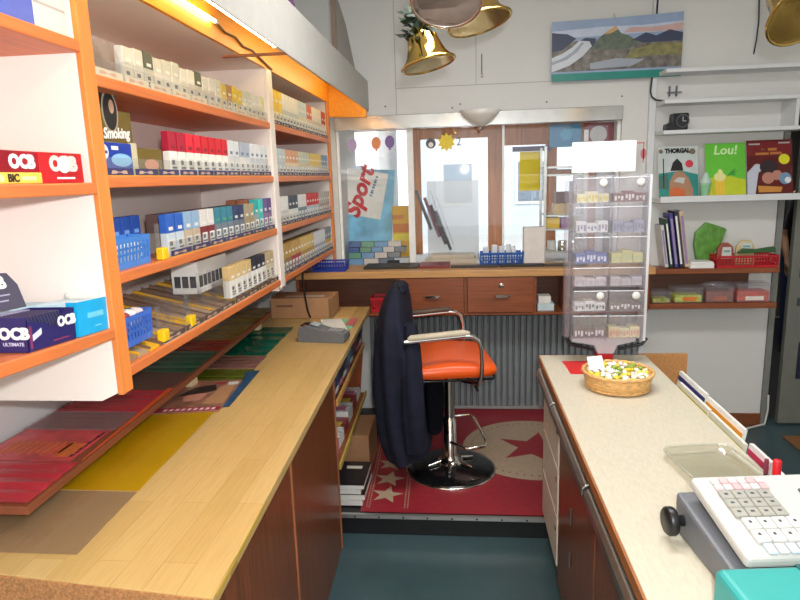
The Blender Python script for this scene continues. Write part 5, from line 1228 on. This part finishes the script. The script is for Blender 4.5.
# ------------------------------------------------------------------ left wooden counter
SKL = -.0325
def cx_(x, y): return x + SKL * (y - 1.05)
lc = thing('wooden_counter', 'long wooden counter with maple top and dark brown fronts on the left', 'counter', (-.80, 2.4, 0))
wt = M(); wt.prism([(-1.385, 1.135), (-.496, 1.042), (-.587, 3.84), (-1.385, 3.84)], .842, TOP)
obj('worktop', wt, STAVE, lc, .002)
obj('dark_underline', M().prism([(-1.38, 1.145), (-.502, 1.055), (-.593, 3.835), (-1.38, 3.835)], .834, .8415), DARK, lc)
obj('yellow_edge', M().prism([(-.4955, 1.06), (-.4945, 1.06), (-.517, 1.65), (-.5175, 1.65)], .858, .867), C(196, 166, 60), lc)
obj('near_panel', M().prism([(-1.385, 1.1345), (-.50, 1.042), (-.50, 1.060), (-1.385, 1.1525)], .001, .8335), PARTICLE, lc)
obj('raw_edge', M().prism([(-1.385, 1.1345), (-.497, 1.0415), (-.497, 1.0385), (-1.385, 1.1315)], .835, .8665), PARTICLE, lc)
for a, b in ((1.10, 1.75), (1.762, 2.545)):
    obj('front_panel', M().prism([(cx_(-.545, a), a), (cx_(-.518, a), a), (cx_(-.518, b), b), (cx_(-.545, b), b)], .001, .8335), BROWN, lc, .002)
    obj('panel_edge', M().prism([(cx_(-.545, b), b + .0005), (cx_(-.514, b), b + .0005), (cx_(-.514, b + .011), b + .011), (cx_(-.545, b + .011), b + .011)], .001, .8335), BROWNL, lc)
obj('inner_panel', M().box(-1.36, -.62, 2.56, 2.578, .001, .8335), BROWN, lc)
obj('rear_panel', M().box(-1.36, -.70, 3.80, 3.82, .106, .8335), mat('copper_veneer', (150, 78, 40), .4, noise=.2), lc)
for z in (.38, .685):
    s_ = M(); s_.prism([(-1.02, 2.60), (-.572, 2.60), (-.605, 3.60), (-1.02, 3.60)], z - .014, z)
    obj('shelf_board', s_, MAHO, lc)
    obj('shelf_edge', M().prism([(-.5715, 2.60), (-.562, 2.60), (-.595, 3.60), (-.6045, 3.60)], z - .014, z + .012), C(206, 150, 80) if z > .5 else C(196, 170, 80), lc)
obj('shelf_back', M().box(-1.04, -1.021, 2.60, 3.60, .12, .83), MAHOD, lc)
obj('shelf_end', M().prism([(-1.02, .12), (-.66, .12), (-.61, .62), (-.61, .83), (-1.02, .83)], 3.6005, 3.615, 'xz'), mat('copper_veneer', (150, 78, 40)), lc)
def cover_mat(c): return mat('cover_%d_%d_%d' % c, c, .35, noise=.55, scale=38)
MG = [((60, 62, 90), 'dark blue'), ((150, 60, 60), 'red'), ((220, 216, 206), 'white'), ((40, 40, 44), 'black'), ((206, 180, 70), 'yellow'), ((206, 120, 150), 'pink'), ((90, 130, 150), 'blue-grey')]
for si, (z, n, cs) in enumerate(((.685, 8, (0, 3, 0, 6, 0, 1, 3, 0)), (.38, 6, (5, 2, 1, 2, 1, 2)))):
    for k in range(n):
        y = 2.61 + k * (.96 / n); c, nm = MG[cs[k]]
        hgt = (.16, .07 - .012 * (k % 3), .10 - .02 * (k % 3))[si]
        T = rotm(y=R((-52, -14, -8)[si]), x=R(0), t=(cx_(-.615, y), y, z + (.006, .03, .022)[si]))
        t = thing('magazine', '%s magazine, %s from near end, %s shelf under wooden counter' % (nm, ORD[k], ('top', 'middle', 'lowest')[si]), 'magazine', (T.translation.x, y, z), 0, 'magazines under the wooden counter')
        w_ = .96 / n - .016
        if si == 0:
            T = rotm(y=R(7), t=(cx_(-.530, y), y, z + .005))
            obj('cover', M().box(-.006, .0, 0, w_, .004, .105 + .018 * (k % 2), 0, T), cover_mat(c), t)
            obj('cover_print', M().box(.0004, .0012, .012, w_ - .02, .03, .055, 0, T), C(*MG[(cs[k] + 2) % 7][0]), t)
        else:
            zz = z + .0012; x1 = cx_((0, -.545, -.535)[si], y + w_)
            obj('pages', M().box(x1 - .22, x1, y, y + w_, zz, zz + hgt), PAPER if si == 2 or cs[k] == 2 else C(*c), t)
            obj('cover', M().box(x1 - .22, x1 + .001, y - .0005, y + w_ + .0005, zz + hgt + .0003, zz + hgt + .002), cover_mat(c), t)
            obj('cover_print', M().box(x1 - .14, x1 - .02, y + .02, y + w_ * .55, zz + hgt + .0022, zz + hgt + .0028), C(*MG[(cs[k] + 3) % 7][0]), t)
tag(obj('cardboard_carton', M().box(-.68, -.505, 3.06, 3.36, .1125, .33), mat('cardboard', (176, 130, 90), .7, noise=.08), None, .003), 'brown cardboard carton on the floor at the far end of the wooden counter', 'carton')
# raised display board on the counter
bdx = lambda y: -1.042 + SKL * (y - 1.27)
for i, (c, c2, h, dx, n_) in enumerate((((232, 230, 226), (60, 60, 66), .03, 0, 'lowest white'), ((50, 40, 40), (206, 160, 60), .028, .012, 'second dark'), ((226, 222, 216), (150, 60, 60), .026, -.006, 'third white'), ((40, 36, 38), (216, 206, 190), .022, .01, 'topmost dark'))):
    z = .1125 + (0, .031, .060, .087)[i]
    t = thing('magazine', '%s magazine of the pile on the mat at the counter end' % n_, 'magazine', (-.55, 2.86, z), 0, 'magazine pile on the floor')
    obj('pages', M().box(-.66, -.495 + dx, 2.73, 2.98, z, z + h - .003), C(226, 222, 214), t)
    obj('cover', M().box(-.66, -.494 + dx, 2.729, 2.981, z + h - .0028, z + h), cover_mat(c), t)
    obj('cover_print', M().box(-.60, -.52, 2.90, 2.93, z + h + .0001, z + h + .0006), C(*c2), t)
rb_ = thing('display_ledge', 'low brown ledge running along the wall side of the wooden counter', 'ledge', (-1.2, 2.3, TOP))
obj('ledge_board', M().prism([(-1.385, 1.265), (bdx(1.265), 1.265), (bdx(3.45), 3.45), (-1.385, 3.45)], .903, .926), wood('red_brown_ledge', (140, 78, 50), .15, .4), rb_, .002)
for y in (2.27, 3.2): obj('support_block', M().box(bdx(y) - .05, bdx(y) - .002, y, y + .05, TOP + .007, .9025), C(214, 190, 150), rb_)
def foil(name, label, pts, z, m_, cat='plastic sheet', waves=.003):
    b = M(); (xa, xb), (ya, yb_) = pts; n = 14; rings = []
    for i in range(n + 1):
        y = ya + (yb_ - ya) * i / n; zz = z + waves * (.5 + .5 * math.sin(i * 1.9 + ya * 7))
        s_ = SKL * (y - 1.27)
        rings.append([Vector((xa if xa < -1.3 else xa + s_, y, zz)), Vector((xb + s_, y, zz + waves * .3 * math.sin(i * 1.3))), Vector((xb + s_, y, zz + .0009 + waves * .3 * math.sin(i * 1.3))), Vector((xa if xa < -1.3 else xa + s_, y, zz + .0009))])
    return tag(obj(name, b.loft(rings, sm=False), m_), label, cat)
def film(name, tint, op, gloss=.10):
    return clear(name, tint, gloss * .5, .12, op * .33)
REDF = film('red_film', (206, 40, 52), .55); CLRF = film('clear_film', (206, 196, 190), .2); GRNF = film('green_film', (10, 116, 74), .7); YELF = film('yellow_film', (206, 164, 10), .7); GREYF = film('grey_film', (180, 166, 160), .35)
ZB = .9265
foil('red_sheet', 'red glossy plastic sheet at the near end of the brown ledge', ((-1.38, -1.052), (1.28, 1.50)), ZB, mat('red_gloss_sheet', (206, 56, 70), .22, noise=.12, scale=8))
pr = thing('red_leaflet', 'red and orange printed leaflet lying on the brown ledge', 'leaflet', (-1.2, 1.62, ZB))
obj('leaflet_sheet', M().prism([(-1.375, 1.505), (-1.09, 1.505), (-1.095, 1.72), (-1.375, 1.72)], ZB, ZB + .0015), mat('leaflet_red', (220, 84, 88), .25, noise=.3, scale=14), pr)
lp_ = M()
for i in range(9): lp_.box(-1.34 + .022 * i, -1.328 + .022 * i, 1.54 + .006 * (i % 3), 1.63, ZB + .0017, ZB + .0022)
lp_.box(-1.16, -1.11, 1.53, 1.62, ZB + .0017, ZB + .0022)
obj('leaflet_print', lp_, C(226, 120, 60), pr)
lp_ = M()
for i in range(8): lp_.box(-1.11 + .004 * (i % 2), -1.100, 1.53 + .022 * i, 1.545 + .022 * i, ZB + .0023, ZB + .0028)
obj('leaflet_lettering', lp_, C(70, 20, 40), pr)
foil('clear_sheet', 'clear lilac glossy sheet beyond the red leaflet', ((-1.38, -1.06), (1.71, 1.86)), ZB + .0035, film('lilac_clear_film', (236, 214, 222), .3, .22))
tag(obj('orange_edge_strip', M().prism([(bdx(1.5) - .004, 1.5), (bdx(1.5) + .0, 1.5), (bdx(2.1), 2.1), (bdx(2.1) - .02, 2.1)], ZB + .0052, ZB + .006), C(226, 96, 40)), 'orange paper strip along the front of the brown ledge', 'strip')
foil('red_sheet', 'crimson plastic sheet beyond the leaflet on the brown ledge', ((-1.38, -1.055), (1.87, 2.08)), ZB, mat('crimson_gloss_sheet', (200, 46, 64), .22, noise=.15, scale=8))
foil('grey_sheet', 'grey brown clear sheet below the shelving on the brown ledge', ((-1.38, -1.055), (2.085, 2.30)), ZB, GREYF)
foil('green_sheet', 'dark green plastic sheet in the middle of the brown ledge', ((-1.38, -1.055), (2.305, 2.62)), ZB, mat('green_gloss_sheet', (16, 92, 62), .18, noise=.2, scale=7))
foil('red_sheet', 'brick red plastic sheet beyond the green one on the brown ledge', ((-1.38, -1.055), (2.625, 2.80)), ZB, mat('brick_gloss_sheet', (150, 52, 34), .22, noise=.15, scale=8))
foil('olive_sheet', 'olive yellow plastic sheet at the far end of the brown ledge', ((-1.38, -1.055), (2.805, 3.42)), ZB, mat('olive_gloss_sheet', (150, 122, 26), .2, noise=.12, scale=6))
ZC = TOP + .0006
foil('grey_sheet', 'clear grey plastic sheet at the near end of the maple worktop', ((-1.30, -.862), (1.165, 1.445)), ZC, film('smoke_film', (200, 186, 172), .3, .10), waves=.001)
foil('yellow_sheet', 'mustard yellow plastic sheet on the maple worktop', ((-1.30, -.862), (1.452, 2.36)), ZC, mat('mustard_sheet', (182, 140, 12), .22, noise=.05, scale=6), waves=.001)
foil('green_sheet', 'dark green plastic sheet on the maple worktop before the card terminal', ((-1.30, -.862), (2.37, 2.52)), ZC, mat('moss_sheet', (86, 96, 24), .2, noise=.15), waves=.001)
foil('grey_sheet', 'grey brown plastic sheet between the green ones on the worktop', ((-1.30, -.866), (2.53, 2.72)), ZC, mat('grey_brown_sheet', (130, 92, 84), .16, noise=.2, scale=7), waves=.002)
foil('green_sheet', 'bottle green glossy sheet beside the card terminal', ((-1.30, -.872), (2.73, 3.28)), ZC, mat('bottle_green_sheet', (10, 92, 68), .14, noise=.2, scale=7), waves=.004)
mgz = thing('magazine', 'open magazine with a portrait cover lying on the mustard yellow sheet', 'magazine', (-1.0, 2.16, ZC + .003))
obj('magazine_cover', M().prism([(-1.10, 1.985), (-.868, 2.02), (-.905, 2.36), (-1.13, 2.34)], ZC + .0028, ZC + .007), mat('magazine_brown', (150, 106, 84), .3, noise=.4, scale=18), mgz)
z = ZC + .0074
mp_ = M(); mp_.poly([(-1.10, 1.987, z), (-.87, 2.022, z), (-.875, 2.06, z), (-1.10, 2.03, z)], 0); mp_.poly([(-1.0, 2.20, z), (-.96, 2.23, z), (-.99, 2.30, z), (-1.06, 2.26, z), (-1.09, 2.15, z)], 1)
mp_.poly([(-1.04, 2.10, z), (-.985, 2.12, z), (-.98, 2.19, z), (-1.03, 2.20, z), (-1.06, 2.15, z)], 2); mp_.poly([(-.96, 2.08, z), (-.88, 2.09, z), (-.91, 2.30, z), (-.96, 2.28, z)], 3); mp_.poly([(-.95, 2.33, z), (-.908, 2.335, z), (-.9, 2.30, z), (-.94, 2.295, z)], 4); mp_.poly([(-1.0, 2.325, z), (-.96, 2.33, z), (-.955, 2.305, z), (-1.0, 2.30, z)], 0)
obj('cover_print', mp_, [C(150, 46, 56), C(44, 36, 34), C(200, 140, 116), C(176, 130, 90), OFFW], mgz)
z2 = z + .0004; lt_ = M()
for i in range(9): lt_.poly([(-1.07 + i * .021, 1.999 + i * .0033, z2), (-1.058 + i * .021, 2.001 + i * .0033, z2), (-1.058 + i * .021, 2.022 + i * .0033, z2), (-1.07 + i * .021, 2.02 + i * .0033, z2)])
obj('cover_lettering', lt_, C(226, 196, 200), mgz)
tag(obj('blue_magazine', M().prism([(-.895, 2.06), (-.850, 2.07), (-.875, 2.50), (-.93, 2.48), (-.9, 2.34)], ZC + .0012, ZC + .0026), mat('blue_cover', (40, 78, 110), .3, noise=.35, scale=22)), 'blue magazine edge peeping out beside the portrait magazine', 'magazine')
# card terminal
tm = thing('card_terminal', 'grey card payment terminal lying on the far part of the maple worktop', 'terminal', (-.70, 3.0, TOP), R(-8))
prof = [(-.125, .0), (.115, .0), (.125, .02), (.122, .045), (.09, .058), (.03, .060), (-.03, .078), (-.085, .085), (-.118, .075), (-.128, .05)]
tmb = M(); n = len(prof); rings = []
for y, k in ((-.045, .93), (-.038, 1.0), (.038, 1.0), (.045, .93)):
    rings.append([Vector((x * (1 if k == 1 else .985), y, .0008 + zz * (k if zz > .001 else 1))) for x, zz in prof])
tmb.loft(rings[::-1], sm=False)
obj('terminal_body', tmb, GREYP, tm, .004, True)
obj('screen', M().box(-.03, .015, -.028, .028, .0, .002, 0, rotm(y=R(16), t=(-.035, 0, .0835))), C(160, 170, 176, .2), tm, 0, True)
obj('paper_slot', M().box(-.115, -.075, -.034, .034, .079, .0865), BLACK, tm, .003, True)
kp = M()
for i in range(4):
    for j in range(3): kp.box(.03 + i * .02, .044 + i * .02, -.03 + j * .021, -.014 + j * .021, .0575, .0625)
obj('keypad', kp, GREYL, tm, .001, True)
obj('red_button', M().box(-.10, -.088, -.03, -.018, .086, .088), C(176, 60, 40), tm, 0, True)
# papers and cartons near the far end
tag(obj('wood_board', M().prism([(-.755, 3.50), (-.645, 3.50), (-.66, 3.80), (-.75, 3.80)], ZC, ZC + .008), wood('pale_board', (214, 172, 110), .12)), 'flat pale wooden board at the far end of the worktop', 'board')
tag(obj('green_paper', M().prism([(-.80, 3.26), (-.60, 3.25), (-.625, 3.46), (-.81, 3.47)], ZC, ZC + .006), mat('mint_paper', (130, 200, 160), .6, noise=.15, scale=40)), 'mint green pad lying behind the card terminal', 'paper')
tag(obj('white_card', M().prism([(-.735, 3.17), (-.615, 3.19), (-.70, 3.46), (-.82, 3.44)], ZC + .0065, ZC + .0085), PAPER), 'white card lying on the mint green pad', 'card')
tag(obj('pink_flyer', M().prism([(-.655, 3.30), (-.598, 3.30), (-.605, 3.48), (-.65, 3.48)], ZC + .0065, ZC + .0078), C(206, 110, 110)), 'small pink flyer at the right of the mint green pad', 'paper')
tag(obj('paper_strip', M().prism([(-.64, 3.0), (-.598, 3.02), (-.60, 3.14), (-.63, 3.14)], ZC, ZC + .002), PAPER), 'small white paper strip right of the card terminal', 'paper')
cb = thing('cardboard_box', 'brown cardboard box under the end of the orange shelving', 'box', (-.95, 3.60, TOP))
obj('box_body', M().box(-1.135, -.765, 3.515, 3.73, ZC, TOP + .122), mat('cardboard', (176, 130, 90)), cb, .003)
obj('tape', M().box(-1.06, -.82, 3.56, 3.60, TOP + .1222, TOP + .1228), C(206, 190, 170), cb)
obj('box_print', M().box(-1.10, -1.0, 3.5138, 3.5148, TOP + .07, TOP + .082), C(120, 80, 60), cb)
obj('corner_strip', M().box(-.785, -.766, 3.5135, 3.5148, ZC + .002, TOP + .118), C(130, 96, 60), cb)
tag(obj('black_cable', M().tube([(-.90, 3.42, 1.205), (-.905, 3.42, 1.12), (-.90, 3.425, 1.02), (-.892, 3.44, .93), (-.89, 3.48, .885)], .006, 8), BLACK), 'black cable hanging down in front of the cardboard box', 'cable')
tag(obj('plug_adapter', M().box(-.98, -.86, 3.36, 3.46, 1.165, 1.2045), BLACK, None, .006), 'black plug adapter fixed under the bottom shelf of the far bay', 'adapter')

# ------------------------------------------------------------------ light
w = bpy.data.worlds.new('world'); S.world = w; w.use_nodes = True
bg = w.node_tree.nodes['Background']; bg.inputs['Color'].default_value = (.93, .97, 1, 1); bg.inputs['Strength'].default_value = 2.2
def light(kind, name, loc, energy, col=(1, 1, 1), size=None, rot=None, sy=None):
    l = bpy.data.lights.new(name, kind); l.energy = energy; l.color = col
    if kind == 'AREA':
        l.shape = 'RECTANGLE'; l.size = size; l.size_y = sy or size
    elif kind == 'POINT': l.shadow_soft_size = size
    o = bpy.data.objects.new(name, l); COL.objects.link(o); o.location = loc
    if rot: o.rotation_euler = rot
    return o
light('POINT', 'camera_flash', (.05, -.02, 1.76), 104, (.98, .99, 1), .025)
light('AREA', 'ceiling_fill', (.4, 2.0, 2.75), 38, (.98, .985, 1), 1.2, None, .3)  # unseen overhead light added to raise the room's general brightness
light('AREA', 'back_room_fill', (2.4, 5.4, 2.45), 14, (1, .95, .9), .6)  # unseen light added so the person beyond the door shows
sun = light('SUN', 'sun', (0, -10, 12), 2.2, (1, .96, .9), rot=(R(48), R(0), R(-12)))
S.view_settings.view_transform = 'Standard'; S.view_settings.look = 'None'
S.view_settings.exposure = -.1; S.view_settings.gamma = 1; S.view_settings.use_curve_mapping = False
